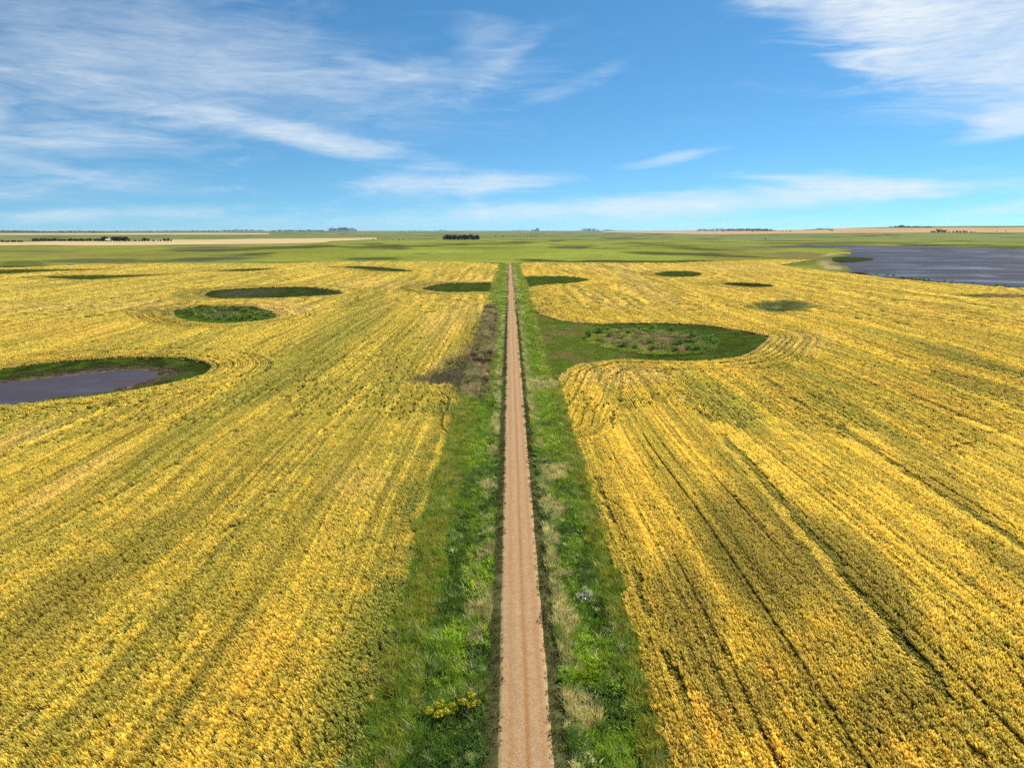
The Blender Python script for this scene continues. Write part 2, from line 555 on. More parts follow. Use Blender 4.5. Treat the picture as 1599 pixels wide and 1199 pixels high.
def leaf_mat(name, col, var=0.4, trans=0.3, col2=None):
    m, t, out = new_mat(name)
    rnd = t.new('ShaderNodeAttribute', attribute_name='rnd')
    oi = t.new('ShaderNodeObjectInfo').outputs['Random']
    c = t.mix(rnd.outputs['Fac'], c4(*col), c4(*(col2 or col)))
    vm = t.new('ShaderNodeVectorMath', operation='SCALE')
    t.l.new(c, vm.inputs[0])
    r2 = t.new('ShaderNodeMath', operation='FRACT')
    t.l.new(t.math('MULTIPLY', rnd.outputs['Fac'], 7.13), r2.inputs[0])
    f = t.math('MULTIPLY', t.ramp(r2.outputs[0], 0, 1, 1 - var, 1 + var, False), t.ramp(oi, 0, 1, 0.82, 1.18, False))
    t.l.new(f, vm.inputs['Scale'])
    d = t.new('ShaderNodeBsdfDiffuse'); t.l.new(vm.outputs[0], d.inputs[0])
    tr = t.new('ShaderNodeBsdfTranslucent'); t.l.new(vm.outputs[0], tr.inputs[0])
    mx = t.new('ShaderNodeMixShader'); mx.inputs[0].default_value = trans
    t.l.new(d.outputs[0], mx.inputs[1]); t.l.new(tr.outputs[0], mx.inputs[2])
    t.l.new(mx.outputs[0], out.inputs[0])
    return m


def matte(t, out, col):
    b = t.new('ShaderNodeBsdfDiffuse')
    t.put(b.inputs['Color'], col)
    t.l.new(b.outputs[0], out.inputs[0])


def plain_mat(name, col, rough=0.8, noise=0.15, scale=2.0):
    m, t, out = new_mat(name)
    pos = t.new('ShaderNodeNewGeometry').outputs['Position']
    n = t.noise(pos, scale, 4)
    vm = t.new('ShaderNodeVectorMath', operation='SCALE')
    vm.inputs[0].default_value = col
    t.l.new(t.ramp(n, 0.2, 0.8, 1 - noise, 1 + noise), vm.inputs['Scale'])
    princ(t, out, vm.outputs[0], rough, 0.3)
    return m


def water_mat(name, col, col2, reflect, rough, bscale, streak, rlo, rhi):
    """turbid, wind-ruffled water: a dull body colour under a partial, blurred reflection"""
    m, t, out = new_mat(name)
    pos = t.new('ShaderNodeNewGeometry').outputs['Position']
    mp = t.new('ShaderNodeMapping'); mp.inputs['Scale'].default_value = (streak[0], streak[1], 0.0)
    t.l.new(pos, mp.inputs[0])
    k = t.noise(mp.outputs[0], 1.0, 6, 0.62, 0.6)
    k2 = t.noise(mp.outputs[0], 0.28, 4, 0.55, 0.3)
    n = t.noise(pos, bscale, 4, 0.6)
    d = t.new('ShaderNodeBsdfDiffuse')
    t.l.new(t.mix(t.ramp(k2, 0.35, 0.65), c4(*col), c4(*col2)), d.inputs['Color'])
    g = t.new('ShaderNodeBsdfGlossy'); g.inputs['Roughness'].default_value = rough
    bn = t.new('ShaderNodeBump'); bn.inputs['Distance'].default_value = 0.12; bn.inputs['Strength'].default_value = 0.5
    t.l.new(n, bn.inputs['Height']); t.l.new(bn.outputs[0], g.inputs['Normal'])
    mx = t.new('ShaderNodeMixShader')
    kk = t.math('MULTIPLY', t.ramp(k, 0.46, 0.66), t.ramp(k2, 0.35, 0.6, 0.35, 1.0))
    t.l.new(t.ramp(kk, 0, 1, rlo, rhi, False), mx.inputs[0])
    t.l.new(d.outputs[0], mx.inputs[1]); t.l.new(g.outputs[0], mx.inputs[2])
    t.l.new(mx.outputs[0], out.inputs[0])
    return m


def road_mat():
    m, t, out = new_mat('gravel')
    pos = t.new('ShaderNodeNewGeometry').outputs['Position']
    sp = t.new('ShaderNodeSeparateXYZ'); t.l.new(pos, sp.inputs[0])
    mp = t.new('ShaderNodeMapping'); mp.inputs['Scale'].default_value = (1.4, 0.035, 0)
    t.l.new(pos, mp.inputs[0])
    wob = t.noise(mp.outputs[0], 1.0, 4, 0.55)
    mpw = t.new('ShaderNodeMapping'); mpw.inputs['Scale'].default_value = (0.0, 0.02, 0)
    t.l.new(pos, mpw.inputs[0])
    w0 = t.noise(mpw.outputs[0], 1.0, 2, 0.5)
    s = t.math('ADD', t.math('SUBTRACT', sp.outputs[0], ROAD_X), t.math('MULTIPLY', t.math('SUBTRACT', w0, 0.5), 0.5))
    # packed centre line and two wheel lines where the loose stone is thrown aside
    def band(c, w):
        return t.ramp(t.math('ABSOLUTE', t.math('SUBTRACT', s, c)), 0.0, w, 1.0, 0.0)
    trk = t.math('MAXIMUM', t.math('MULTIPLY', band(0.18, 0.34), 1.0), t.math('MAXIMUM', t.math('MULTIPLY', band(-1.05, 0.40), 0.45), t.math('MULTIPLY', band(1.35, 0.40), 0.45)))
    trk = t.math('MULTIPLY', trk, t.ramp(wob, 0.25, 0.7, 0.5, 1.0))
    fine_n = t.noise(pos, 9.0, 4, 0.75)
    mid_n = t.noise(pos, 1.6, 5, 0.6)
    col = t.mix(t.ramp(mid_n, 0.3, 0.7), c4(0.350, 0.210, 0.100), c4(0.405, 0.252, 0.126))
    col = t.mix(t.math('MULTIPLY', trk, 0.85), col, c4(0.30, 0.135, 0.034))
    pale = t.math('MULTIPLY', t.math('MAXIMUM', band(-0.42, 0.30), band(0.72, 0.30)), t.ramp(wob, 0.3, 0.7, 0.05, 0.38))
    col = t.mix(pale, col, c4(0.46, 0.30, 0.165))
    edge = t.ramp(t.math('ABSOLUTE', t.math('SUBTRACT', sp.outputs[0], ROAD_X)), ROAD_W - 0.6, ROAD_W, 0.0, 1.0)
    col = t.mix(t.math('MULTIPLY', edge, t.ramp(mid_n, 0.35, 0.65, 0.25, 0.8)), col, c4(0.45, 0.30, 0.14))
    vor = t.new('ShaderNodeTexVoronoi'); vor.inputs['Scale'].default_value = 11.0
    t.l.new(pos, vor.inputs['Vector'])
    vm = t.new('ShaderNodeVectorMath', operation='SCALE')
    t.l.new(col, vm.inputs[0])
    g = t.math('MULTIPLY', t.ramp(fine_n, 0.25, 0.75, 0.72, 1.25), t.ramp(t.math('FRACT', t.math('MULTIPLY', vor.outputs['Color'], 1.0)), 0, 1, 0.8, 1.2, False))
    t.l.new(g, vm.inputs['Scale'])
    princ(t, out, vm.outputs[0], 0.95, 0.15, fine_n, 0.06, 1.0)
    return m


M_GROUND = ground_mat()
M_ROAD = road_mat()
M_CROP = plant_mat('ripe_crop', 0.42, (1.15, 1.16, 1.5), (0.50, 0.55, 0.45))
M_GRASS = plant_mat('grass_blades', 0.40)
M_TREE = leaf_mat('tree_leaves', (0.036, 0.052, 0.026), 0.45, 0.2, (0.056, 0.070, 0.036))
M_BUSH = leaf_mat('willow_leaves', (0.19, 0.29, 0.055), 0.5, 0.3, (0.29, 0.38, 0.085))
M_BARK = plain_mat('bark', (0.07, 0.055, 0.045), 0.95)

# ----------------------------------------------------------------------------------------------
# ground sheet: one mesh from under the camera to the horizon
# ----------------------------------------------------------------------------------------------
GREEN = np.array((0.205, 0.228, 0.034))


def px_tints(c, x, y, spots):
    """soft patches of another ground or crop colour; their places were read off the photograph and are kept as ground positions"""
    ppx, ppy, dep = to_px(x, y, T_base(x, y))
    wx = (fbm(x / 60, y / 90, 211, 3) - 0.5); wy = (fbm(x / 60 + 7, y / 90, 213, 3) - 0.5)
    for (px, py, hx, hy, tilt, k, col) in spots:
        a = (ppx - px) + wx * hx * 0.9; b = (ppy - py) + wy * hy * 1.6
        ca, sa = math.cos(R(tilt)), math.sin(R(tilt))
        p = (a * ca - b * sa) / hx; q = (a * sa + b * ca) / hy
        m = (sstep(1.15, 0.55, np.sqrt(p * p + q * q)) * k * (dep > 1))[..., None]
        c = c * (1 - m) + np.asarray(col) * m
    return c


MARSH_C = (0.052, 0.060, 0.020); GREY_C = (0.105, 0.100, 0.062); DRY_C = (0.165, 0.125, 0.050); OLV_C = (0.170, 0.150, 0.035); SAND_C = (0.36, 0.29, 0.12)
FAR_TINTS = [
    (1205, 404, 120, 9, 0, 0.8, OLV_C), (1255, 398, 60, 6, 0, 0.7, DRY_C), (1288, 411, 44, 10, -8, 0.75, OLV_C), (1300, 416, 26, 6, -20, 0.9, SAND_C), (1275, 405, 18, 5, 0, 0.8, DRY_C), (1305, 397, 20, 2.5, 8, 0.8, SAND_C),
    (1250, 412, 36, 4, 5, 0.8, (0.10, 0.14, 0.025)), (1170, 388, 75, 3.5, 0, 0.7, DRY_C), (1130, 394, 50, 2.5, 0, 0.5, DRY_C),
    (1000, 408.6, 220, 2.2, 0, 0.95, MARSH_C), (850, 406.5, 55, 2.0, 0, 0.9, MARSH_C), (1060, 396.5, 95, 2.8, -1, 0.9, MARSH_C), (1150, 400.5, 60, 1.2, -2, 0.8, MARSH_C), (892, 385.6, 44, 3.0, 0, 0.9, MARSH_C), (892, 385.2, 22, 1.2, 0, 0.9, GREY_C),
    (1030, 384, 60, 1.0, 0, 0.7, MARSH_C), (870, 376, 18, 0.9, 0, 0.8, MARSH_C), (960, 371.5, 34, 0.9, 0, 0.7, MARSH_C), (1105, 373.5, 26, 1.1, 0, 0.8, MARSH_C), (1010, 380, 60, 0.9, 0, 0.6, MARSH_C), (940, 388, 50, 1.0, 0, 0.5, MARSH_C),
    (630, 384, 70, 2.2, 0, 0.85, MARSH_C), (760, 381, 110, 1.2, 0, 0.6, MARSH_C), (580, 405, 60, 2.6, 0, 0.9, MARSH_C), (660, 396.3, 18, 0.9, 0, 0.8, MARSH_C), (735, 387, 50, 1.0, 0, 0.6, MARSH_C), (700, 411, 110, 1.4, 0, 0.9, MARSH_C),
    (450, 386.6, 60, 1.6, 0, 0.9, MARSH_C), (330, 405, 90, 4, 2, 0.75, GREY_C), (300, 405.5, 120, 3, 2, 0.6, MARSH_C), (370, 398, 70, 1.4, 2, 0.7, MARSH_C), (310, 388, 50, 2.6, 0, 0.8, GREY_C), (320, 391.4, 60, 1.0, 0, 0.8, MARSH_C),
    (150, 407, 90, 4, 0, 0.8, (0.075, 0.078, 0.040)), (60, 393, 70, 3, 0, 0.6, GREY_C), (200, 399, 120, 1.3, 1, 0.55, (0.20, 0.135, 0.045)), (90, 398, 80, 1.5, 0, 0.5, (0.20, 0.135, 0.045)), (40, 413, 50, 6, 0, 0.85, (0.085, 0.105, 0.026)), (15, 418, 40, 4, 0, 0.8, MARSH_C),
    (290, 413.2, 180, 1.2, -1, 0.9, MARSH_C), (480, 410.8, 160, 1.1, -1, 0.85, MARSH_C),
    (1255, 385.8, 90, 1.4, 0, 0.95, (0.07, 0.055, 0.05)), (1260, 380, 90, 1.0, 0, 0.8, MARSH_C), (1460, 383.4, 160, 1.1, 1, 0.8, MARSH_C), (1380, 379, 90, 1.0, 0, 0.7, MARSH_C), (1080, 365, 60, 1.2, 0, 0.6, (0.09, 0.10, 0.03)),
]
def zone_colour(x, y):
    r = np.hypot(x, y)
    n = fbm(x / 160, y / 260, 31, 4)[..., None]
    c = np.broadcast_to(GREEN, x.shape + (3,)) * (0.62 + 0.76 * n)
    # drier olive land to the left, duller and greyer green with distance
    ang = x / np.maximum(y, 1)
    wl = (sstep(-0.12, -0.5, ang) * 0.6 + sstep(0.18, 0.5, ang) * 0.25)[..., None]
    c = c * (1 - wl) + np.array((0.190, 0.180, 0.036)) * (0.7 + 0.6 * fbm(x / 90, y / 200, 33, 4))[..., None] * wl
    far = sstep(1800, 4200, r)[..., None]
    c = c * (1 - far) + np.array((0.165, 0.185, 0.062)) * (0.8 + 0.4 * fbm(x / 500, y / 900, 35, 3))[..., None] * far
    # wet hollows among the far fields
    wet = sstep(0.60, 0.72, fbm(x / 130 + 5, y / 230 + 1, 41, 3)) * sstep(ROAD_END + 5, ROAD_END + 120, y) * 0.8
    wet = wet[..., None]
    c = c * (1 - wet) + np.array((0.055, 0.062, 0.022)) * wet
    # soil under the crop
    c = px_tints(c, x, y, FAR_TINTS)
    for poly in (CROP_L, CROP_R):
        m = inside(poly, x, y)[..., None]
        c = np.where(m, np.array((0.13, 0.090, 0.024)), c)
    dm = dmin(x, y)
    sl = sstep(1.0, -1.0, dm)[..., None]
    c = c * (1 - sl) + np.array((0.060, 0.072, 0.016)) * sl
    ip = sstep(2.5, -2.5, island_sdf(x, y))[..., None]
    c = c * (1 - ip) + np.array((0.13, 0.085, 0.05)) * ip
    mud = (sstep(9.0, 2.5, pond_sdf(x, y)) * (0.35 + 0.65 * sstep(0.35, 0.55, fbm(x / 6, y / 6, 51, 3))))[..., None]
    c = c * (1 - mud) + np.array((0.135, 0.090, 0.070)) * mud
    dr = (sstep(4, -7, drown_sdf(x, y) + (fbm(x / 4, y / 8, 53, 3) - 0.5) * 9))[..., None]
    c = c * (1 - dr) + np.array((0.14, 0.10, 0.060)) * dr
    # road allowance
    s = np.abs(x - ROAD_X)
    al = ((s < 12.9) & (y < ROAD_END + 6))[..., None]
    c = np.where(al & (s[..., None] > 3.4), np.array((0.062, 0.075, 0.018)), c)
    vg = np.array((0.085, 0.085, 0.030)) * (0.7 + 0.6 * fbm(x / 0.9, y / 3.5, 61, 3))[..., None]
    c = np.where(al & (s[..., None] <= 3.4), vg, c)
    # lake shore
    shore = (sstep(26, 3, lake_sdf(x, y)) * sstep(0.3, 0.6, fbm(x / 40, y / 40, 71, 3)))[..., None]
    c = c * (1 - shore) + np.array((0.11, 0.095, 0.055)) * shore
    return c


rr = np.concatenate([[0.0], np.geomspace(4, 30000, 640)])
aa = np.concatenate([np.arange(-47, 47, 0.28), np.arange(47, 313, 4.0)])
AA, RR = np.meshgrid(np.radians(aa), rr)
GX = RR * np.sin(AA); GY = RR * np.cos(AA)
# inside the road strip the polar mesh is too coarse for the banks: the strip gets its own finer sheet just above
gz = T(GX, GY)
strip_drop = sstep(12.5, 10.5, np.abs(GX - ROAD_X)) * (GY > -5) * (GY < ROAD_END + 12) * 0.9
gz = gz - strip_drop
zc = zone_colour(GX, GY)
verts = np.stack([GX, GY, gz], -1).reshape(-1, 3)
me = mesh_from('ground', verts, grid_faces(len(rr), len(aa), True), M_GROUND,
               {'zone': ('FLOAT_COLOR', np.concatenate([zc.reshape(-1, 3), np.ones((zc.shape[0] * zc.shape[1], 1))], 1))}, True)
link(bpy.data.objects.new('ground', me), kind='structure', label='open prairie land with green fields reaching to the horizon', category='ground')

# road allowance: banks, verge and ditch on both sides
sx = np.concatenate([np.linspace(-12.6, -ROAD_W, 34), np.linspace(ROAD_W, 12.6, 34)]) + ROAD_X
sx = np.sort(np.concatenate([sx, [ROAD_X - 1.0, ROAD_X, ROAD_X + 1.0]]))
sy = np.concatenate([np.arange(-8, 240, 0.8), np.arange(240, ROAD_END + 13, 3.0)])
XX, YY = np.meshgrid(sx, sy)
ZZ = T(XX, YY)
ZZ = ZZ - 0.06 * (np.abs(XX - ROAD_X) < ROAD_W - 0.1)
ZZ[:, 0] -= 0.8; ZZ[:, -1] -= 0.8
zc = zone_colour(XX, YY)
me = mesh_from('road_verge', np.stack([XX, YY, ZZ], -1).reshape(-1, 3), grid_faces(len(sy), len(sx)), M_GROUND,
               {'zone': ('FLOAT_COLOR', np.concatenate([zc.reshape(-1, 3), np.ones((zc.shape[0] * zc.shape[1], 1))], 1))}, True)
link(bpy.data.objects.new('road_verge', me), kind='structure', label='mown verge and grassy ditch on both sides of the gravel road', category='verge')

# gravel road
ry = np.concatenate([np.arange(-8, 200, 0.5), np.arange(200, ROAD_END + 1, 2.0)])
n = len(ry)
ws = np.linspace(-1, 1, 13)
el_ = ROAD_W + (fbm(ry / 2.3, ry * 0 + 3, 81, 4) - 0.5) * 0.16
er_ = ROAD_W + (fbm(ry / 2.3, ry * 0 + 9, 83, 4) - 0.5) * 0.16
X = ROAD_X + np.where(ws[None, :] < 0, ws[None, :] * el_[:, None], ws[None, :] * er_[:, None])
Y = np.repeat(ry[:, None], 13, 1)
Z = T_base(X, Y) + 0.385 - 0.05 * ws[None, :] ** 2
Z -= 0.02 * np.exp(-((X - ROAD_X - 0.2) / 0.25) ** 2) + 0.012 * np.exp(-((X - ROAD_X + 0.85) / 0.25) ** 2)
top = np.stack([X, Y, Z], -1)
lo = top[:, [0, -1]].copy(); lo[:, :, 2] -= 0.14; lo[:, 0, 0] -= 0.12; lo[:, 1, 0] += 0.12
full = np.concatenate([lo[:, :1], top, lo[:, 1:]], 1)
me = mesh_from('gravel_road', full.reshape(-1, 3), grid_faces(n, 15), M_ROAD, None, True)
link(bpy.data.objects.new('gravel_road', me), kind='structure', label='straight narrow tan gravel road running to the far green field', category='road')


# ----------------------------------------------------------------------------------------------
# water
# ----------------------------------------------------------------------------------------------
def flat_poly(name, poly, z, mat, grow=0.0, **props):
    c = poly.mean(0)
    p = poly + (poly - c) / np.linalg.norm(poly - c, axis=1, keepdims=True) * grow
    me = bpy.data.meshes.new(name)
    me.from_pydata([(a, b, z) for a, b in p], [], [list(range(len(p)))])
    me.materials.append(mat)
    o = bpy.data.objects.new(name, me)
    if me.polygons[0].normal.z < 0:
        me.flip_normals()
    return link(o, **props)


M_POND = water_mat('pond_water', (0.060, 0.052, 0.064), (0.072, 0.060, 0.070), 0, 0.25, 1.5, (0.10, 0.2), 0.04, 0.20)
M_LAKE = water_mat('lake_water', (0.066, 0.070, 0.084), (0.082, 0.076, 0.086), 0, 0.16, 0.6, (0.0105, 0.020), 0.03, 0.34)
flat_poly('pond_water', WATER_POND, Z_POND, M_POND, 2.5, kind='structure', label='shallow slate purple pond water ringed by mud and grass on the left', category='water')
flat_poly('lake_water', LAKE, Z_LAKE, M_LAKE, 12.0, kind='structure', label='wide dark slate lake with wind streaks at the right', category='water')


# ----------------------------------------------------------------------------------------------
# far fields: sheets draped on the land
# ----------------------------------------------------------------------------------------------
def field_sheet(name, near, far, mat, lift, label, category='field', nx=60, ny=10):
    near = spline(near, 8, False); far = spline(far, 8, False)
    def res(p):
        t = np.linspace(0, 1, len(p)); q = np.linspace(0, 1, nx)
        return np.stack([np.interp(q, t, p[:, 0]), np.interp(q, t, p[:, 1])], -1)
    a = at(res(near)); b = at(res(far))
    t = np.linspace(0, 1, ny)[:, None, None]
    g = a[None] * (1 - t) + b[None] * t
    z = T(g[..., 0], g[..., 1]) + lift
    me = mesh_from(name, np.concatenate([g, z[..., None]], -1).reshape(-1, 3), grid_faces(ny, nx), mat, None, True)
    return link(bpy.data.objects.new(name, me), kind='structure', label=label, category=category)


M_PALE = sheet_mat('pale_stubble', (0.56, 0.41, 0.215), (0.47, 0.35, 0.17), 0.004, 0.002)
M_TAN = sheet_mat('tan_stubble', (0.42, 0.27, 0.125), (0.48, 0.33, 0.16), 0.002, 0.002)
field_sheet('stubble_field', [(-250, 384), (0, 383.6), (60, 383), (160, 384), (300, 382.2), (420, 381), (500, 379.2), (520, 376.8), (588, 374)],
            [(-250, 378.6), (0, 378.8), (90, 377), (200, 377.6), (260, 375), (320, 374.6), (415, 373.2), (530, 372.2), (588, 371.6)], M_PALE, 0.5,
            'pale cream stubble field in front of the farm shelterbelt on the left')
field_sheet('stubble_field', [(-250, 367.4), (0, 367.2), (160, 367), (320, 366.6), (420, 366.3)], [(-250, 364.6), (0, 364.8), (160, 364.6), (320, 364.2), (420, 364.6)], M_PALE, 1.0,
            'thin cream stubble strip near the horizon far left')
field_sheet('stubble_field', [(940, 363.2), (1000, 364), (1095, 366.4), (1160, 366.2), (1280, 365), (1420, 364.2), (1599, 364), (1850, 365)],
            [(940, 361.6), (1000, 361.2), (1095, 361), (1160, 360), (1280, 357.6), (1420, 356.4), (1599, 356), (1850, 356)], M_TAN, 1.5,
            'broad tan stubble field along the rise at the right horizon', nx=80, ny=24)


# ----------------------------------------------------------------------------------------------
# plants as blades
# ----------------------------------------------------------------------------------------------
def blades(n, foot, h, w, spread, seed, bend=0.35, wtip=0.35, wmid=1.0, hvar=0.25, wind=(0, 0), midh=0.55, dome=0.0):
    """n bent blades; foot: (half width x, half width y) of the patch; returns verts, faces, rnd, hgt"""
    g = np.random.default_rng(seed)
    bx = g.uniform(-1, 1, n) * foot[0]; by = g.uniform(-1, 1, n) * foot[1]
    if dome:
        k = np.sqrt(g.uniform(0, 1, n)); th = g.uniform(0, 2 * np.pi, n)
        bx, by = k * np.cos(th) * foot[0], k * np.sin(th) * foot[1]
    ang = g.uniform(0, 2 * np.pi, n)
    hh = h * (1 + g.uniform(-hvar, hvar, n))
    if dome:
        hh = hh * (1 - dome * (bx ** 2 / foot[0] ** 2 + by ** 2 / foot[1] ** 2))
    lean = spread * g.uniform(0.2, 1, n)
    lx = np.cos(ang) * lean + wind[0]; ly = np.sin(ang) * lean + wind[1]
    if dome:
        lx = bx / foot[0] * spread * 0.9 + wind[0] + g.normal(0, 0.08, n); ly = by / foot[1] * spread * 0.9 + wind[1] + g.normal(0, 0.08, n)
    fa = g.uniform(0, np.pi, n)
    wx, wy = np.cos(fa), np.sin(fa)
    wd = w * g.uniform(0.7, 1.3, n)
    m = midh
    p0 = np.stack([bx, by, np.zeros(n)], -1)
    p1 = np.stack([bx + lx * hh * m * 0.8, by + ly * hh * m * 0.8, hh * m], -1)
    p2 = np.stack([bx + lx * hh * (1 + bend), by + ly * hh * (1 + bend), hh * (1 - bend * 0.25 * lean / max(spread, 1e-3))], -1)
    wv = np.stack([wx, wy, np.zeros(n)], -1) * wd[:, None] * 0.5
    V = np.stack([p0 - wv * 0.6, p0 + wv * 0.6, p1 - wv * wmid, p1 + wv * wmid, p2 - wv * wtip, p2 + wv * wtip], 1).reshape(-1, 3)
    b = np.arange(n)[:, None] * 6
    Fc = np.concatenate([b + np.array([0, 1, 3, 2]), b + np.array([2, 3, 5, 4])], 0)
    rnd = np.repeat(g.uniform(0, 1, n), 6)
    hg = np.tile(np.array([0, 0, m, m, 1, 1.0]), n)
    return V, Fc, rnd, hg


def proto(name, parts, mat):
    V = []; Fc = []; Rn = []; H = []; off = 0
    for v, f, r, h in parts:
        V.append(v); Fc.append(f + off); Rn.append(r); H.append(h); off += len(v)
    me = mesh_from(name, np.concatenate(V), np.concatenate(Fc), mat, {'rnd': ('FLOAT', np.concatenate(Rn)), 'hgt': ('FLOAT', np.concatenate(H))})
    return bpy.data.objects.new(name, me)          # source only: never linked to the scene


def scatter(name, pts, rotz, scl, idx, col, protos, tilt=None, **props):
    """one object: the plants' places as loose vertices, each drawn as one of the prototypes"""
    n = len(pts)
    rot = np.zeros((n, 3)); rot[:, 2] = rotz
    if tilt is not None:
        rot[:, 0] = tilt[:, 0]; rot[:, 1] = tilt[:, 1]
    me = bpy.data.meshes.new(name)
    me.vertices.add(n); me.vertices.foreach_set('co', np.asarray(pts, np.float32).ravel())
    for nm, typ, dat, key in (('rot', 'FLOAT_VECTOR', rot, 'vector'), ('scl', 'FLOAT_VECTOR', scl, 'vector'), ('idx', 'INT', idx, 'value'),
                              ('col', 'FLOAT_VECTOR', col, 'vector')):
        a = me.attributes.new(nm, typ, 'POINT')
        a.data.foreach_set(key, np.asarray(dat, np.int32 if typ == 'INT' else np.float32).ravel())
    o = bpy.data.objects.new(name, me)
    ng = bpy.data.node_groups.new(name + '_plants', 'GeometryNodeTree')
    ng.interface.new_socket('Geometry', in_out='INPUT', socket_type='NodeSocketGeometry')
    ng.interface.new_socket('Geometry', in_out='OUTPUT', socket_type='NodeSocketGeometry')
    N, L = ng.nodes, ng.links
    gi = N.new('NodeGroupInput'); go = N.new('NodeGroupOutput')
    gti = N.new('GeometryNodeGeometryToInstance')
    for p in reversed(protos):                       # the join reads its links newest first
        oi = N.new('GeometryNodeObjectInfo'); oi.inputs['Object'].default_value = p
        L.new(oi.outputs['Geometry'], gti.inputs[0])
    iop = N.new('GeometryNodeInstanceOnPoints')
    L.new(gi.outputs[0], iop.inputs['Points'])
    L.new(gti.outputs[0], iop.inputs['Instance'])
    iop.inputs['Pick Instance'].default_value = True
    def named(nm, typ):
        a = N.new('GeometryNodeInputNamedAttribute'); a.data_type = typ; a.inputs['Name'].default_value = nm
        return a.outputs['Attribute']
    e2r = N.new('FunctionNodeEulerToRotation')
    L.new(named('rot', 'FLOAT_VECTOR'), e2r.inputs[0])
    L.new(named('idx', 'INT'), iop.inputs['Instance Index'])
    L.new(e2r.outputs[0], iop.inputs['Rotation'])
    L.new(named('scl', 'FLOAT_VECTOR'), iop.inputs['Scale'])
    L.new(iop.outputs[0], go.inputs[0])
    md = o.modifiers.new('plants', 'NODES'); md.node_group = ng
    return link(o, kind='stuff', **props)


# --- crop -------------------------------------------------------------------------------------
WIND = (-0.22, -0.10)
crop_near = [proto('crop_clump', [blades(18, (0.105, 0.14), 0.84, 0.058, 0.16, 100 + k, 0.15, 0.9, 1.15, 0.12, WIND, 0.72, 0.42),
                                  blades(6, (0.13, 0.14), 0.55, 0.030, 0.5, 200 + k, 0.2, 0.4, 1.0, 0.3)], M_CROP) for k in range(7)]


def row_proto(k, nrow, rs, length, per, w, h):
    parts = []
    for r in range(nrow):
        v, f, rn, hg = blades(per, (0.17 * rs / 0.5, length / 2), h, w, 0.25, 300 + 17 * k + r, 0.35, 0.9, 1.25, 0.22, WIND, 0.72)
        v = v.copy(); v[:, 2] *= 1 - 0.45 * np.clip(np.abs(v[:, 0]) / (0.26 * rs / 0.5), 0, 1) ** 2; v[:, 0] += (r - (nrow - 1) / 2) * rs
        parts.append((v, f, rn, hg))
    return proto('crop_row', parts, M_CROP)


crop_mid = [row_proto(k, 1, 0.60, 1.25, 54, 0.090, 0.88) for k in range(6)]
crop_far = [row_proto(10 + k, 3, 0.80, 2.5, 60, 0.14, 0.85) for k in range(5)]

RS = 0.38
TRACKS = [  # beaten lines through the crop: pixels, half width, lodged strip on the left
    (at([(1035, 570), (1050, 600), (1108, 660), (1180, 738), (1245, 815), (1320, 900), (1400, 995), (1480, 1090), (1560, 1190)]), 0.55, 1.0),
    (at([(1195, 592), (1260, 640), (1340, 690), (1420, 745), (1500, 795), (1599, 858), (1700, 920)]), 0.42, 0.6),
    (at([(660, 530), (560, 630), (470, 738), (410, 790), (352, 850), (300, 905), (200, 985), (110, 1080), (0, 1165), (-80, 1220)]), 0.40, 0.55),
    (at([(610, 520), (450, 625), (340, 700), (235, 755), (160, 795), (60, 850), (-80, 930)]), 0.40, 0.7),
    (at([(1000, 430), (1050, 455), (1120, 475), (1250, 510), (1400, 560), (1599, 640)]), 0.35, 0.3),
    (at([(870, 462), (905, 475), (925, 488)]), 0.6, 0.5), (at([(940, 440), (975, 470), (1000, 486)]), 0.7, 0.4),
    (at([(700, 470), (640, 520), (585, 560)]), 0.4, 0.3),
    (at([(925, 735), (960, 830), (1000, 930), (1045, 1040), (1090, 1150)]), 0.30, 0.25),
]


def row_u(x, y):
    """distance across the drilled rows, and the direction of that distance"""
    e = 0.6
    d = dmin(x, y)
    wob = lambda a, b: (fbm(a / 60, b / 60, 91, 2) - 0.5) * 1.6
    head = (d < 17.0)
    gx = (dmin(x + e, y) - dmin(x - e, y)); gy = (dmin(x, y + e) - dmin(x, y - e))
    gl = np.hypot(gx, gy) + 1e-9
    us = x + wob(x, y)
    sx_ = 1 + (wob(x + e, y) - wob(x - e, y)) / (2 * e); sy_ = (wob(x, y + e) - wob(x, y - e)) / (2 * e)
    sl = np.hypot(sx_, sy_)
    u = np.where(head, d, us / sl)
    nx_ = np.where(head, gx / gl, sx_ / sl); ny_ = np.where(head, gy / gl, sy_ / sl)
    return u, nx_, ny_, head


def in_crop(poly, x, y):
    """inside the sown outline, whose side along the ditch is ragged"""
    rag = (fbm(x / 1.8, y / 3.5, 221, 3) - 0.5) * np.where(x < 0, 4.0, 2.6) * sstep(18, 13, np.abs(x - ROAD_X))
    rag = rag + np.where(x < 0, (fbm(x / 6, y / 11, 223, 2) - 0.5) * 3.6, 0) * sstep(22, 14, np.abs(x - ROAD_X))
    return inside(poly, x + rag, y)


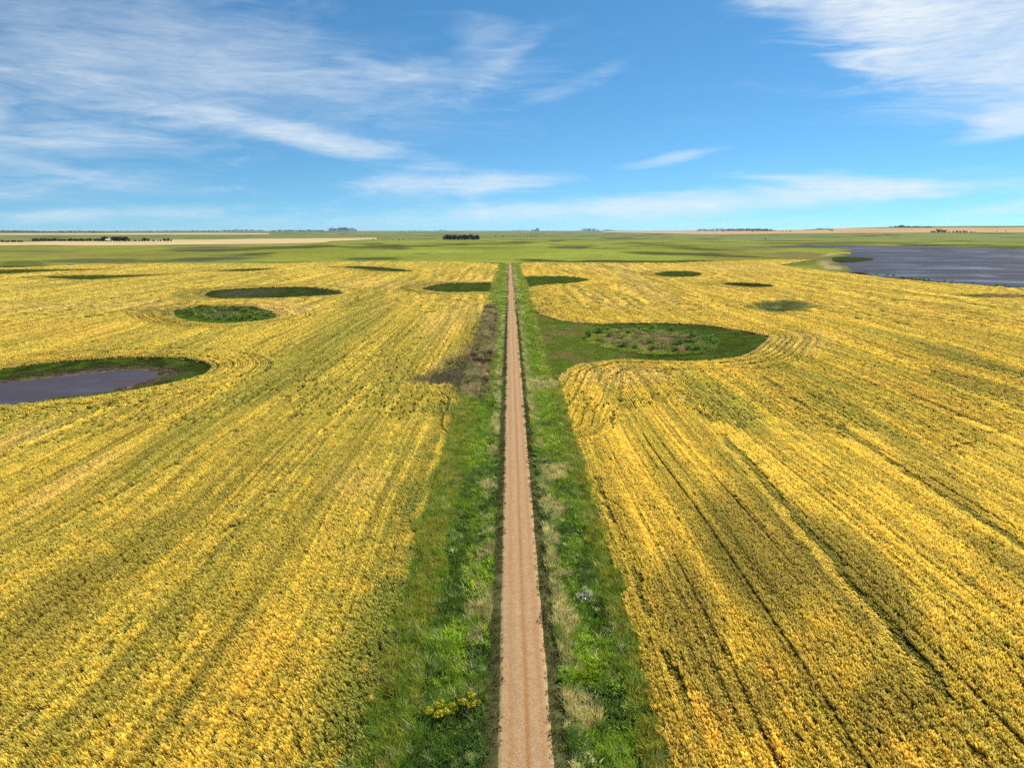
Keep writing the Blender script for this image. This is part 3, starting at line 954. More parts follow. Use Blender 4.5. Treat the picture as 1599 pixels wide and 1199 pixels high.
def crop_place(poly, r0, r1, du, dv_, seed, row_w):
    g = np.random.default_rng(seed)
    lim = math.tan(R(46))
    y0 = max(26.0, r0 * 0.58); y1 = r1 * 1.2
    x1 = min(r1 * 0.92, 820)
    nx_ = int(2 * x1 / du); ny_ = int((y1 - y0) / dv_)
    gx, gy = np.meshgrid(np.arange(nx_), np.arange(ny_))
    x = -x1 + (gx.ravel() + g.uniform(0, 1, gx.size)) * du
    y = y0 + (gy.ravel() + g.uniform(0, 1, gx.size)) * dv_
    r = np.hypot(x, y)
    edge = 1 + 0.34 * (fbm(x / 7, y / 16, 5, 3) - 0.5)
    m = (r * edge >= r0) & ((r * edge < r1) | (r1 > 800)) & (np.abs(x) < lim * y * 0.96 + 14)
    x, y = x[m], y[m]
    m = inside(poly, x, y)
    x, y = x[m], y[m]
    u, ux, uy, head = row_u(x, y)
    if row_w < 1:
        rsn = np.where(head, row_w * 1.1, row_w)
        du_ = np.round(u / rsn) * rsn - u
        du_ = du_ + g.normal(0, 0.028, len(x))
        x = x + ux * du_; y = y + uy * du_
    d = dmin(x, y)
    m = in_crop(poly, x, y) & (d + (fbm(x / 2.5, y / 4, 225, 3) - 0.5) * 1.6 > 0.1) & (np.abs(x - ROAD_X) > 9.0)
    x, y, u, ux, uy, head = x[m], y[m], u[m], ux[m], uy[m], head[m]
    return x, y, u, ux, uy, head, g


GOLD = np.array((0.675, 0.508, 0.070)); YEL = np.array((0.65, 0.525, 0.084)); GRN = np.array((0.38, 0.355, 0.060)); PALE = np.array((0.74, 0.56, 0.17)); ORG = np.array((0.66, 0.45, 0.075)); DRK = np.array((0.30, 0.235, 0.045))
CROP_TINTS = [
    (440, 482, 75, 16, 0, 0.75, PALE), (720, 445, 60, 10, 0, 0.8, PALE), (600, 446, 70, 8, 0, 0.6, PALE), (720, 560, 90, 14, 30, 0.5, PALE), (700, 505, 60, 30, 30, 0.45, PALE), (170, 480, 190, 10, 0, 0.45, PALE),
    (480, 560, 130, 45, 42, 0.55, GRN), (560, 500, 80, 22, 35, 0.5, GRN), (330, 690, 130, 30, 38, 0.4, GRN), (760, 425, 30, 8, 0, 0.4, GRN), (110, 560, 120, 7, 0, 0.4, ORG), (60, 520, 140, 18, 0, 0.4, ORG), (700, 640, 40, 14, 0, 0.55, GRN),
    (640, 800, 60, 40, 0, 0.25, GRN), (250, 860, 90, 30, 40, 0.35, GRN), (110, 950, 90, 50, 40, 0.3, DRK), (400, 1080, 130, 110, 0, 0.15, ORG), (560, 760, 60, 30, 0, 0.3, PALE), (40, 690, 90, 14, 20, 0.5, PALE), (150, 760, 120, 16, 32, 0.45, PALE),
    (980, 590, 90, 16, 0, 0.5, PALE), (1000, 450, 90, 16, -20, 0.5, PALE), (950, 470, 60, 10, -10, 0.4, PALE), (1240, 540, 90, 16, 0, 0.4, PALE), (1150, 420, 120, 5, 0, 0.6, PALE), (950, 420, 130, 5, 0, 0.5, PALE),
    (1130, 640, 90, 30, -40, 0.6, GRN), (1330, 660, 110, 22, -30, 0.45, GRN), (1260, 590, 100, 10, -18, 0.45, GRN), (1500, 560, 120, 11, -14, 0.6, DRK), (1540, 610, 110, 13, -16, 0.55, DRK), (1420, 535, 110, 8, -12, 0.4, GRN), (1400, 480, 150, 8, -4, 0.3, ORG), (1500, 500, 140, 14, -6, 0.4, ORG),
    (1180, 900, 90, 140, 35, 0.7, DRK), (1330, 960, 70, 170, 40, 0.65, DRK), (1080, 1020, 50, 130, 20, 0.65, DRK), (1400, 1120, 80, 70, 30, 0.5, DRK), (1160, 1120, 60, 60, 0, 0.5, DRK), (1230, 1060, 70, 60, 0, 0.3, ORG), (1450, 760, 120, 24, -38, 0.45, DRK), (1560, 900, 80, 40, -40, 0.35, DRK), (1480, 640, 160, 20, -20, 0.4, ORG), (1100, 1150, 50, 40, 0, 0.4, ORG),
]


def crop_look(x, y, u, g, side, head, rs):
    n = len(x)
    v = y + 0.3 * x
    us = np.where(head, x, u)
    big = fbm(x / 75, y / 95, 111, 3)
    rows = fbm(u / 3.2, v / 70, 113, 3)
    rows2 = fbm(us / 9, v / 190, 115, 3)
    clump = fbm(x / 2.2, y / 2.2, 117, 3)
    mott = fbm(x / 1.1 + 3, y / 1.6, 119, 3)
    t = 0.45 * (big - 0.5) + 0.45 * (rows - 0.5) + 0.8 * (rows2 - 0.5) + 0.6 * (clump - 0.5)
    base = np.where((side > 0), 1, 0)[:, None] * (GOLD * 0.8 + YEL * 0.2) + np.where((side > 0), 0, 1)[:, None] * (YEL * 0.75 + GOLD * 0.25)
    kg = np.clip(-(t + 0.05) * 3.0, 0, 1)[:, None] * 0.52
    ko = np.clip((t - 0.06) * 3.0, 0, 1)[:, None] * 0.5
    col = base * (1 - kg) + GRN * kg
    col = col * (1 - ko) + (ORG * 0.55 + GOLD * 0.45) * ko
    col = px_tints(col, x, y, CROP_TINTS)
    # streaks along the rows, from single rows to whole drill passes
    st1 = vnoise(us / 1.25, v / 50, 151); st2 = vnoise(us / 3.4, v / 110, 152); st3 = vnoise(us / 8.0, v / 260, 154)
    streak = 0.40 * st1 + 0.35 * st2 + 0.25 * st3 - 0.5
    col = col * (1 + np.where(side > 0, 0.50, 0.36) * streak)[:, None]
    ks = np.clip(-streak * 2.6 - 0.05, 0, 1)[:, None] * np.where(side > 0, 0.6, 0.42)[:, None]
    col = col * (1 - ks) + np.array((0.42, 0.365, 0.060)) * ks
    km = sstep(0.56, 0.72, mott)[:, None] * 0.35
    col = col * (1 - km) + np.array((0.38, 0.33, 0.06)) * km
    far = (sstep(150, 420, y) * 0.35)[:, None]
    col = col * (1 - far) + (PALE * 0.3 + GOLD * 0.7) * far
    hs_ = 0.89 + 0.24 * clump + 0.11 * g.normal(0, 1, n)
    hs_ *= 0.84 + 0.32 * fbm(u / 1.6, v / 9, 123, 2)
    # every drilled row grows a little differently, and the passes of the drill leave thin gaps
    near = rs < 1
    if 0.5 < rs < 1:
        col = col * 1.08
    ri = np.round(u / (rs * np.where(head & near, 1.1, 1.0)))
    rowv = vnoise(ri * 7.31, v / 45, 125)
    col = col * (0.74 + 0.52 * rowv)[:, None]
    hs_ *= 0.86 + 0.28 * vnoise(ri * 5.77, v / 30, 127)
    period = np.where(head, round(1.9 / rs), round(6.4 / rs)) if near else np.full(n, 4)
    amp = np.where(head, 0.80, 0.14 + 0.34 * vnoise(x / 4, y / 14, 149)) if near else np.full(n, 0.3)
    gate = sstep(np.where(head, 0.36, 0.46), np.where(head, 0.48, 0.62), vnoise(np.floor(ri / period) * 3.7 + 0.5, v / np.where(head, 28, 55), 129))
    hit = (np.mod(ri, period) == 0) * gate
    hs_ *= 1 - amp * hit
    col = col * (1 - 0.45 * amp * hit)[:, None]
    wd = np.ones(n)
    # beaten tracks
    for pl, hw, lodge in TRACKS:
        bb0 = pl.min(0) - 5; bb1 = pl.max(0) + 5
        k = np.where((x > bb0[0]) & (x < bb1[0]) & (y > bb0[1]) & (y < bb1[1]))[0]
        if len(k) == 0:
            continue
        xx = x[k] + (fbm(x[k] / 3, y[k] / 4, 131, 2) - 0.5) * 1.5
        d = dist_poly(pl, xx, y[k], False)
        px_ = np.interp(y[k], np.sort(pl[:, 1]), pl[np.argsort(pl[:, 1]), 0])
        leftside = xx < px_
        gap = fbm(x[k] / 5, y[k] / 6, 133, 2) > 0.44
        intr = (d < hw * 1.35) & gap
        hs_[k] = np.where(intr, hs_[k] * (0.42 + 0.45 * fbm(x[k] / 1.5, y[k] / 3, 135, 2)), hs_[k])
        col[k] = np.where(intr[:, None], col[k] * 0.25 + np.array((0.34, 0.31, 0.052)) * 0.75, col[k])
        lod = (d >= hw * 0.6) & (d < hw + lodge * 1.3) & leftside & gap
        hs_[k] = np.where(lod, np.minimum(hs_[k], 0.55), hs_[k])
        col[k] = np.where(lod[:, None], YEL * 0.95 + PALE * 0.12, col[k])
    # weak, drowned and soft spots
    for sd, c2, hmin, w0 in ((drown_sdf, np.array((0.170, 0.142, 0.062)), 0.42, 6.0), (soft_sdf, np.array((0.205, 0.225, 0.060)), 0.62, 8.0), (strip_sdf, np.array((0.32, 0.235, 0.06)), 0.75, 6.0)):
        k = sstep(w0 * 0.45, -w0 * 0.8, sd(x, y) + (fbm(x / 3, y / 7, 137, 4) - 0.5) * w0 * 1.5 + (vnoise(u / 0.9, v / 30, 145) - 0.5) * w0 * 0.7)[:, None]
        c3 = c2 * (0.7 + 0.7 * fbm(x / 6, y / 9, 139, 3))[:, None]
        gr = sstep(0.5, 0.66, fbm(x / 7 + 4, y / 11, 141, 3))[:, None] * 0.8
        c3 = c3 * (1 - gr) + np.array((0.13, 0.15, 0.025)) * gr
        col = col * (1 - k) + c3 * k
        hs_ = hs_ * (1 - k[:, 0] * (1 - hmin))
    # weeds creep in from the left ditch
    wk = (sstep(21, 10, ROAD_X - x) * sstep(0.40, 0.56, fbm(x / 2.2, y / 5, 147, 3)) * (side < 0) * sstep(190, 120, y) * 0.8)[:, None]
    col = col * (1 - wk) + np.array((0.24, 0.30, 0.05)) * wk
    hd = dmin(x, y)
    rim = sstep(2.6, 0.4, hd)[:, None] * 0.45
    col = col * (1 - rim) + PALE * rim
    col = col * (0.90 + 0.40 * g.uniform(0, 1, n))[:, None]
    return col, np.clip(hs_, 0.18, 1.6)


def crop(poly, side, label):
    P_, Rz, Sc, Ix, Cc, Pr = [], [], [], [], [], []
    protos = crop_near + crop_mid + crop_far
    for (r0, r1, du, dv_, base, cnt, w, seed) in ((0, 150, RS, 0.23, 0, len(crop_near), 1.0, 1), (150, 350, 0.62, 1.15, len(crop_near), len(crop_mid), 1.0, 2),
                                                  (350, 900, 2.3, 2.4, len(crop_near) + len(crop_mid), len(crop_far), 1.0, 3)):
        x, y, u, ux, uy, head, g = crop_place(poly, r0, r1, du, dv_, seed + (10 if side > 0 else 0), du)
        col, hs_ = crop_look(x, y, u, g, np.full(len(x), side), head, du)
        rz = np.arctan2(uy, ux)
        if base == 0:
            rz = rz + g.normal(0, 0.25, len(x))
        else:
            rz = rz + g.normal(0, 0.05, len(x))
            rz = np.where(g.uniform(0, 1, len(x)) < 0.5, rz, rz + np.pi * 0) 
        wv = w * (0.85 + 0.3 * g.uniform(0, 1, len(x))) if base == 0 else np.ones(len(x))
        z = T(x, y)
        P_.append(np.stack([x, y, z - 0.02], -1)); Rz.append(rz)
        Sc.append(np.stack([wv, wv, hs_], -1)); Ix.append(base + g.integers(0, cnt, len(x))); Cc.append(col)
    P_ = np.concatenate(P_)
    print(label, len(P_))
    return scatter('crop', P_, np.concatenate(Rz), np.concatenate(Sc), np.concatenate(Ix), np.concatenate(Cc), protos, label=label, category='crop field', group='ripe crop fields beside the road')


crop(CROP_L, -1, 'ripe golden green crop in rows left of the gravel road')
crop(CROP_R, 1, 'ripe deep golden crop in rows right of the gravel road')

# --- grass in ditches, sloughs and shores --------------------------------------------------------
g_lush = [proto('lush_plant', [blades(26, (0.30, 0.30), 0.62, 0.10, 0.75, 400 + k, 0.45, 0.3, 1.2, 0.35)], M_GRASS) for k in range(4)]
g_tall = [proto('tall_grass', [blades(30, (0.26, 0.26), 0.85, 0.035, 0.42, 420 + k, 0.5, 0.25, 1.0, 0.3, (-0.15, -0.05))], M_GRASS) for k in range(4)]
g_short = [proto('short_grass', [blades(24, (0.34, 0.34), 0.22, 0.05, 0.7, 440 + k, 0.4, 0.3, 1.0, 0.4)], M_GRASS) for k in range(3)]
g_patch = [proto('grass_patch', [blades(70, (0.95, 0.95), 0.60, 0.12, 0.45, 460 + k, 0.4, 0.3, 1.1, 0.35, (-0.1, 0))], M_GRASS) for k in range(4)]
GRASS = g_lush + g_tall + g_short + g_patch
IL, IT, IS, IP = 0, 4, 8, 11


def ditch(sign, label):
    g = np.random.default_rng(77 + sign)
    out = []
    for (r0, r1, du) in ((24, 150, 0.36), (150, 330, 0.55), (330, ROAD_END + 8, 1.15)):
        s = np.arange(1.75, 17.5 if sign < 0 else 14.0, du); yv = np.arange(r0, r1, du)
        Sx, Sy = np.meshgrid(s, yv)
        s_ = Sx.ravel() + g.uniform(-.5, .5, Sx.size) * du; y = Sy.ravel() + g.uniform(-.5, .5, Sx.size) * du
        x = ROAD_X + sign * s_
        inside_crop = in_crop(CROP_L if sign < 0 else CROP_R, x, y)
        m = ~(inside_crop & (s_ > (12.6 if sign < 0 else 10.6) + 0 * s_)) & (s_ > 2.04)
        out.append((x[m], y[m], s_[m], np.full(m.sum(), du)))
    x, y, s_, du = [np.concatenate(c) for c in zip(*out)]
    n = len(x)
    n1 = fbm(x / 2.0, y / 3.6, 151 + sign, 4); n2 = fbm(x / 5, y / 12, 153 + sign, 3); n3 = fbm(x / 1.1, y / 2.0, 157 + sign, 3)
    verge = s_ < 3.25 + 0.5 * (n3 - 0.5)
    tan_edge = ~verge & (s_ < 4.6 + 1.6 * (n2 - 0.5)) & (n1 > (0.57 if sign < 0 else 0.52))
    crop_side = s_ > 8.7 + 2.0 * (n1 - 0.5)
    lush = (~verge) & (~tan_edge) & (~crop_side)
    idx = np.where(lush, np.where(n3 > 0.5, IL + g.integers(0, 4, n), IT + g.integers(0, 4, n)), IT + g.integers(0, 4, n))
    dark = np.array((0.135, 0.215, 0.040)); bright = np.array((0.36, 0.465, 0.048)); mid = np.array((0.27, 0.37, 0.046)); tan = np.array((0.72, 0.57, 0.26)); olive = np.array((0.43, 0.395, 0.065)); mown = np.array((0.125, 0.120, 0.036))
    kb = sstep(0.52, 0.66, n2)[:, None] ; kd = sstep(0.5, 0.36, n1)[:, None]
    col = mid * np.ones((n, 3)); col = col * (1 - kb) + bright * kb; col = col * (1 - kd) + dark * kd
    farb = sstep(85, 230, y)[:, None] * 0.5
    col = col * (1 - farb) + (bright * 0.75 + olive * 0.25) * farb
    # bright and tan spots the photograph shows
    spots = [((735, 905), 4.5, bright), ((722, 715), 5, bright), ((702, 690), 3, bright), ((700, 990), 2.2, bright * 1.15), ((915, 1035), 2.6, np.array((0.38, 0.48, 0.038))), ((868, 690), 5, bright), ((850, 640), 6, bright),
             ((905, 1010), 2.0, bright), ((885, 1060), 1.6, bright)] 
    dk = [((690, 870), 4), ((700, 930), 3.5), ((660, 960), 3), ((640, 1050), 3.5), ((690, 1170), 2.5), ((920, 890), 2.5), ((950, 960), 3), ((930, 1100), 2.5), ((870, 830), 1.6), ((665, 660), 6), ((680, 760), 4)]
    tn = [((860, 790), 2.2), ((855, 840), 1.6), ((880, 960), 1.6), ((862, 735), 2.5), ((840, 600), 5), ((905, 1110), 1.6), ((745, 870), 1.0), ((762, 760), 1.2), ((740, 950), 0.9)]
    for (p, rad, c) in spots:
        q = at([p])[0]
        k = (sstep(rad * 1.2, rad * 0.4, np.hypot(x - q[0], (y - q[1]) * 0.55) + (n3 - 0.5) * rad) * (~verge))[:, None]
        col = col * (1 - k) + c * (0.8 + 0.4 * n3[:, None]) * k
    for p, rad in dk:
        q = at([p])[0]
        k = (sstep(rad * 1.2, rad * 0.4, np.hypot(x - q[0], (y - q[1]) * 0.6) + (n3 - 0.5) * rad) * (~verge))[:, None] * 0.9
        col = col * (1 - k) + dark * k
    co = sstep(0.2, 0.7, n3)[:, None]
    col = np.where(crop_side[:, None], (olive * co + mid * 0.9 * (1 - co)), col)
    col = np.where(tan_edge[:, None], tan * (0.25 + 0.7 * n3[:, None]) + olive * 0.3, col)
    for p, rad in tn:
        q = at([p])[0]
        k = (np.hypot(x - q[0], (y - q[1]) * 0.6) + (n3 - 0.5) * rad * 1.4 < rad) & ~verge & (g.uniform(0, 1, n) < 0.75)
        col[k] = tan * (0.8 + 0.4 * g.uniform(0, 1, k.sum()))[:, None]
        idx[k] = IT + g.integers(0, 4, k.sum())
    cv = np.where((n3 > 0.60)[:, None], np.array((0.12, 0.105, 0.042)), mown)
    # the red weeds right at the shoulder on the right, dark green tufts at the left
    if sign > 0:
        red = verge & (s_ < 2.55) & (y > 60) & (y < 130) & (n2 > 0.47)
        cv = np.where(red[:, None], np.array((0.085, 0.035, 0.020)), cv)
    cv = np.where((verge & (s_ < 2.3))[:, None], np.array((0.065, 0.075, 0.022)) * 0.6 + cv * 0.4, cv)
    col = np.where(verge[:, None], cv, col)
    pale = (~verge) & (g.uniform(0, 1, n) < 0.07 + 0.12 * (s_ < 5.2))
    col[pale] = np.array((0.55, 0.55, 0.22)) * (0.7 + 0.5 * g.uniform(0, 1, pale.sum()))[:, None]
    idx = np.where(verge, IS + g.integers(0, 3, n), idx)
    far = du > 1.0
    idx = np.where(far & ~verge, IP + g.integers(0, 4, n), idx)
    sc = np.where(du > 0.5, 1.25, 1.0) * g.uniform(0.6, 1.35, n)
    hgt = sc * (0.45 + 0.6 * n2 + 0.6 * n1) * np.where(far & verge, 1.6, 1.0)
    hgt = np.where(verge, hgt * np.where(s_ < 2.2, 1.0, 0.55), hgt)
    wsc = np.where(far & verge, sc * 2.0, sc)
    # the drowned hollow left of the road: brown dead stems
    dn = drown_sdf(x, y) + (n3 - 0.5) * 5
    k = (dn < 2.5) & ~verge & (s_ > 5.6 + 2.5 * (n1 - 0.4))
    col[k] = np.array((0.46, 0.36, 0.17)) * (0.5 + 0.9 * n3[k])[:, None]
    kg_ = k & (n3 > 0.5) & (n2 < 0.5)
    col[kg_] = np.array((0.27, 0.28, 0.085))
    k2 = k & (n1 > 0.62)
    col[k2] = np.array((0.13, 0.055, 0.040))
    col *= (0.70 + 0.76 * g.uniform(0, 1, n))[:, None]
    keep = g.uniform(0, 1, n) < np.where(verge, 0.62, 0.86)
    pts = np.stack([x, y, T(x, y) - 0.02], -1)
    print(label, keep.sum())
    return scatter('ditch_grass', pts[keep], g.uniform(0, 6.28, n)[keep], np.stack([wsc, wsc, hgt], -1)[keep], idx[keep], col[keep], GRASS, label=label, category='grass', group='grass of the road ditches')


ditch(-1, 'tall weedy grass in the ditch left of the gravel road')
ditch(1, 'tall weedy grass streaked tan in the ditch right of the gravel road')


def slough_grass(key, name, label, du, colf, hmul=1.0, keepf=None, rad=None):
    g = np.random.default_rng(sum(map(ord, key)))
    poly = W[key]
    x0, y0 = poly.min(0); x1, y1 = poly.max(0)
    gx, gy = np.meshgrid(np.arange(x0, x1, du), np.arange(y0, y1, du))
    x = gx.ravel() + g.uniform(-.5, .5, gx.size) * du; y = gy.ravel() + g.uniform(-.5, .5, gx.size) * du
    m = inside(poly, x, y) & (np.abs(x - ROAD_X) > 9.0)
    lim = y * 1.05 + 25
    m &= np.abs(x) < lim
    x, y = x[m], y[m]
    n = len(x)
    col, hh, k = colf(x, y, g)
    k = k & (g.uniform(0, 1, n) < 0.96)
    ratio = du / 1.05
    if du < 0.7:
        idx = np.where(g.uniform(0, 1, n) < 0.5, IT + g.integers(0, 4, n), IL + g.integers(0, 4, n)); ratio = du / 0.45
    else:
        idx = IP + g.integers(0, 4, n)
    col = col * (0.8 + 0.4 * g.uniform(0, 1, n))[:, None]
    w = ratio * g.uniform(0.8, 1.2, n)
    pts = np.stack([x, y, T(x, y) - 0.02], -1)
    print(key, k.sum())
    return scatter(name, pts[k], g.uniform(0, 6.28, n)[k], np.stack([w, w, hh * hmul], -1)[k], idx[k], col[k], GRASS, label=label, category='marsh grass', group='grass of the field hollows')


DG = np.array((0.115, 0.150, 0.026)); LG = np.array((0.20, 0.29, 0.036)); RD = np.array((0.37, 0.25, 0.14)); DM = np.array((0.19, 0.12, 0.085))


def col_plain(dark=DG, light=LG, seed=1, amt=0.6, h=0.75):
    def f(x, y, g):
        n = fbm(x / 5, y / 9, 171 + seed, 3)
        k = (sstep(0.42, 0.64, n) * amt)[:, None]
        return dark * (1 - k) + light * k, h * (0.6 + 0.8 * n), np.ones(len(x), bool)
    return f


def col_pond(x, y, g):
    n = fbm(x / 4, y / 5, 181, 3)
    pd = pond_sdf(x, y); d = dmin(x, y)
    k = sstep(0.4, 0.6, n)[:, None]
    col = DG * (1 - k) + LG * k
    near = x > np.interp(y, [0, 500], [0, 0]) - 40
    brown = (sstep(10, 4, pd) * sstep(0.36, 0.50, fbm(x / 3, y / 3, 183, 3)) * np.where(d > -12, 1, 1))[:, None]
    col = col * (1 - brown) + DM * (0.8 + n[:, None]) * brown
    rt = (sstep(-75, -58, x) * 0.6)[:, None]
    col = col * (1 - rt) + np.array((0.095, 0.085, 0.030)) * (0.6 + 0.9 * n[:, None]) * rt
    col = col * 0.85
    keep = pd > 0.6 + 1.5 * (n - 0.3)
    thin = (pd < 5.5) & (g.uniform(0, 1, len(x)) < 0.72)
    return col, 0.85 * (0.4 + 0.9 * n) * np.where(pd < 5, 0.6, 1.0), keep & ~thin


def col_big(x, y, g):
    n = fbm(x / 5, y / 7, 191, 3); n2 = fbm(x / 2.2, y / 2.8, 193, 3)
    isl = island_sdf(x, y)
    col = DG * np.array((1.15, 1.25, 1.1)) * (0.75 + 0.6 * n[:, None]) + np.array((0.06, 0.045, 0.01)) * sstep(0.5, 0.65, n2)[:, None]
    h = np.full(len(x), 0.42) * (0.7 + 0.6 * n)
    # neck towards the road: mixed dry and green
    nk = sstep(44, 30, x - 0.0 + 10 * (n - 0.5))[:, None]
    dry = sstep(0.46, 0.60, fbm(x / 6, y / 8, 195, 3))[:, None]
    neck = (np.array((0.25, 0.32, 0.045)) * (1 - dry) + np.array((0.37, 0.31, 0.10)) * dry)
    col = col * (1 - nk) + neck * nk
    h = h * (1 + 0.5 * nk[:, 0])
    fr = (sstep(172, 152, y + 14 * (n - .5)) * sstep(80, 40, x))[:, None]
    col = col * (1 - fr) + np.array((0.20, 0.33, 0.034)) * fr
    h = h + 0.35 * fr[:, 0]
    k = (isl < 0)
    rim = sstep(-6.5, -1.0, isl)
    tw = sstep(0.47, 0.60, n2 + 0.24 * rim)[:, None]
    ci = (RD * (0.8 + 0.9 * n2[:, None])) * (1 - tw) + (np.array((0.20, 0.28, 0.04)) + np.array((0.16, 0.13, 0.02)) * sstep(62, 40, x)[:, None]) * tw
    v3 = vnoise(x / 1.7, y / 2.3, 194)
    ci = ci * (0.40 + 0.95 * v3)[:, None]
    col = np.where(k[:, None], ci, col)
    h = np.where(k, 0.3 + 0.8 * n2 + 0.9 * v3, h)
    return col, h, np.ones(len(x), bool)


def col_reed(x, y, g):
    n = fbm(x / 5, y / 9, 197, 3)
    d = dmin(x, y)
    k = sstep(0.45, 0.62, n)[:, None]
    col = DG * (1 - k) + np.array((0.088, 0.105, 0.03)) * k
    gr = (sstep(-6, -10, d) * sstep(-138, -156, x) * 0.3)[:, None]
    col = col * (1 - gr) + np.array((0.25, 0.23, 0.15)) * gr
    return col, 0.7 * (0.6 + 0.8 * n), np.ones(len(x), bool)


def col_willow(x, y, g):
    n = fbm(x / 4, y / 6, 199, 3); d = dmin(x, y)
    k = sstep(0.42, 0.6, n)[:, None]
    col = DG * (1 - k) + LG * k
    c = (sstep(-11, -17, d) * sstep(0.40, 0.55, fbm(x / 6, y / 6, 201, 2)))[:, None]
    col = col * (1 - c) + np.array((0.27, 0.20, 0.125)) * c
    return col, 0.7 * (0.5 + 0.9 * n), np.ones(len(x), bool)


slough_grass('pond', 'marsh_grass', 'green and brown marsh grass ringing the slate pond on the left', 0.85, col_pond)
slough_grass('willow', 'marsh_grass', 'dark green grass in the oval hollow full of willow bushes', 0.95, col_willow)
slough_grass('reed', 'marsh_grass', 'dull green reeds in the long hollow behind the willow hollow', 1.2, col_reed)
slough_grass('verge', 'marsh_grass', 'dark green grass in the hollow touching the left ditch', 1.3, col_plain(seed=2, amt=0.35))
slough_grass('sliver', 'marsh_grass', 'dark green grass in the long pointed hollow far left', 1.9, col_plain(seed=3, amt=0.35))
slough_grass('edge', 'marsh_grass', 'dark green grass in the hollow at the left edge', 2.0, col_plain(seed=4, amt=0.4))
slough_grass('thin', 'marsh_grass', 'olive grass in the thin hollow near the far edge of the left crop', 1.9, col_plain(DG * 1.1, np.array((0.12, 0.11, 0.025)), 5))
slough_grass('crescent', 'marsh_grass', 'olive grass in the crescent hollow near the far edge of the left crop', 1.9, col_plain(DG * 1.1, np.array((0.12, 0.11, 0.025)), 6))
slough_grass('big', 'marsh_grass', 'dark green grass around the reedy island in the large hollow right of the road', 0.95, col_big)
slough_grass('spur', 'marsh_grass', 'dark green grass in the narrow hollow touching the right ditch', 1.5, col_plain(seed=7, amt=0.45))
slough_grass('oval', 'marsh_grass', 'dark green grass in the small oval hollow of the right crop', 1.7, col_plain(seed=8, amt=0.3))
slough_grass('dim', 'marsh_grass', 'dull olive grass in the thin hollow of the right crop', 1.7, col_plain(np.array((0.085, 0.08, 0.018)), np.array((0.13, 0.11, 0.025)), 9))


# ----------------------------------------------------------------------------------------------
# things: bushes, ditch plants, trees, farm
# ----------------------------------------------------------------------------------------------
def leaf_cloud(n, lobes, size, seed, flat=0.3):
    """leaf clumps spread through a few lobes (x, y, z, rx, ry, rz)"""
    g = np.random.default_rng(seed)
    lobes = np.array(lobes, float)
    wgt = lobes[:, 3] * lobes[:, 4] * lobes[:, 5]
    li = g.choice(len(lobes), n, p=wgt / wgt.sum())
    d = g.normal(0, 1, (n, 3)); d /= np.linalg.norm(d, axis=1, keepdims=True)
    rad = g.uniform(0.35, 1.0, n) ** 0.6
    c = lobes[li, :3] + d * rad[:, None] * lobes[li, 3:]
    a = g.normal(0, 1, (n, 3)); a[:, 2] *= 0.6; a /= np.linalg.norm(a, axis=1, keepdims=True)
    b = np.cross(a, g.normal(0, 1, (n, 3))); b /= np.linalg.norm(b, axis=1, keepdims=True)
    s = size * g.uniform(0.6, 1.4, n)[:, None]
    V = np.stack([c - a * s, c + b * s * 0.6, c + a * s, c - b * s * 0.6], 1).reshape(-1, 3)
    Fc = np.arange(4 * n).reshape(n, 4)
    return V, Fc, np.repeat(g.uniform(0, 1, n), 4)


def tube_parts(segs, k=5):
    V = []; Fc = []
    for (p, q, r0, r1) in segs:
        p = np.array(p, float); q = np.array(q, float); d = q - p; d /= np.linalg.norm(d)
        e = np.cross(d, (0.3, 0.9, 0.1)); e /= np.linalg.norm(e); f = np.cross(d, e)
        o = len(V)
        for c, r in ((p, r0), (q, r1)):
            for i in range(k):
                t = 2 * math.pi * i / k
                V.append(c + r * (math.cos(t) * e + math.sin(t) * f))
        for i in range(k):
            Fc.append([o + i, o + (i + 1) % k, o + k + (i + 1) % k, o + k + i])
    return np.array(V), np.array(Fc)


def leaf_mesh(name, n, lobes, size, seed, mat):
    V, Fc, rn = leaf_cloud(n, lobes, size, seed)
    return mesh_from(name, V, Fc, mat, {'rnd': ('FLOAT', rn)})


def thing(name, x, y, z, label, cat, group=None, rz=0.0, sc=1.0):
    o = bpy.data.objects.new(name, None)
    o.empty_display_size = 0.5
    o.location = (x, y, z); o.rotation_euler = (0, 0, rz)
    o.scale = sc if isinstance(sc, tuple) else (sc, sc, sc)
    pr = dict(label=label, category=cat)
    if group:
        pr['group'] = group
    return link(o, **pr)


def part(name, me, parent):
    return link(bpy.data.objects.new(name, me), parent)


# willow bushes
bush_kinds = []
for k in range(4):
    g = np.random.default_rng(500 + k)
    lobes = [(g.uniform(-.6, .6), g.uniform(-.6, .6), g.uniform(0.6, 1.1), g.uniform(.45, .8), g.uniform(.45, .8), g.uniform(.4, .7)) for _ in range(5)]
    fo = leaf_mesh('bush_foliage', 260, lobes, 0.15, 510 + k, M_BUSH)
    segs = [((0, 0, -0.1), (g.uniform(-.6, .6), g.uniform(-.6, .6), g.uniform(.7, 1.2)), 0.035, 0.012) for _ in range(6)]
    V, Fc = tube_parts(segs, 4)
    bush_kinds.append((fo, mesh_from('bush_stems', V, Fc, M_BARK)))


def bush(x, y, label, group, sc, name='willow_bush', cat='bush', k=None, g=rng):
    k = int(g.integers(0, 4)) if k is None else k
    z = float(T(x, y))
    o = thing(name, x, y, z - 0.03, label, cat, group, float(g.uniform(0, 6.28)), (sc, sc, sc * float(g.uniform(0.8, 1.15))))
    part('foliage', bush_kinds[k][0], o); part('stem', bush_kinds[k][1], o)
    return o


g = np.random.default_rng(600)
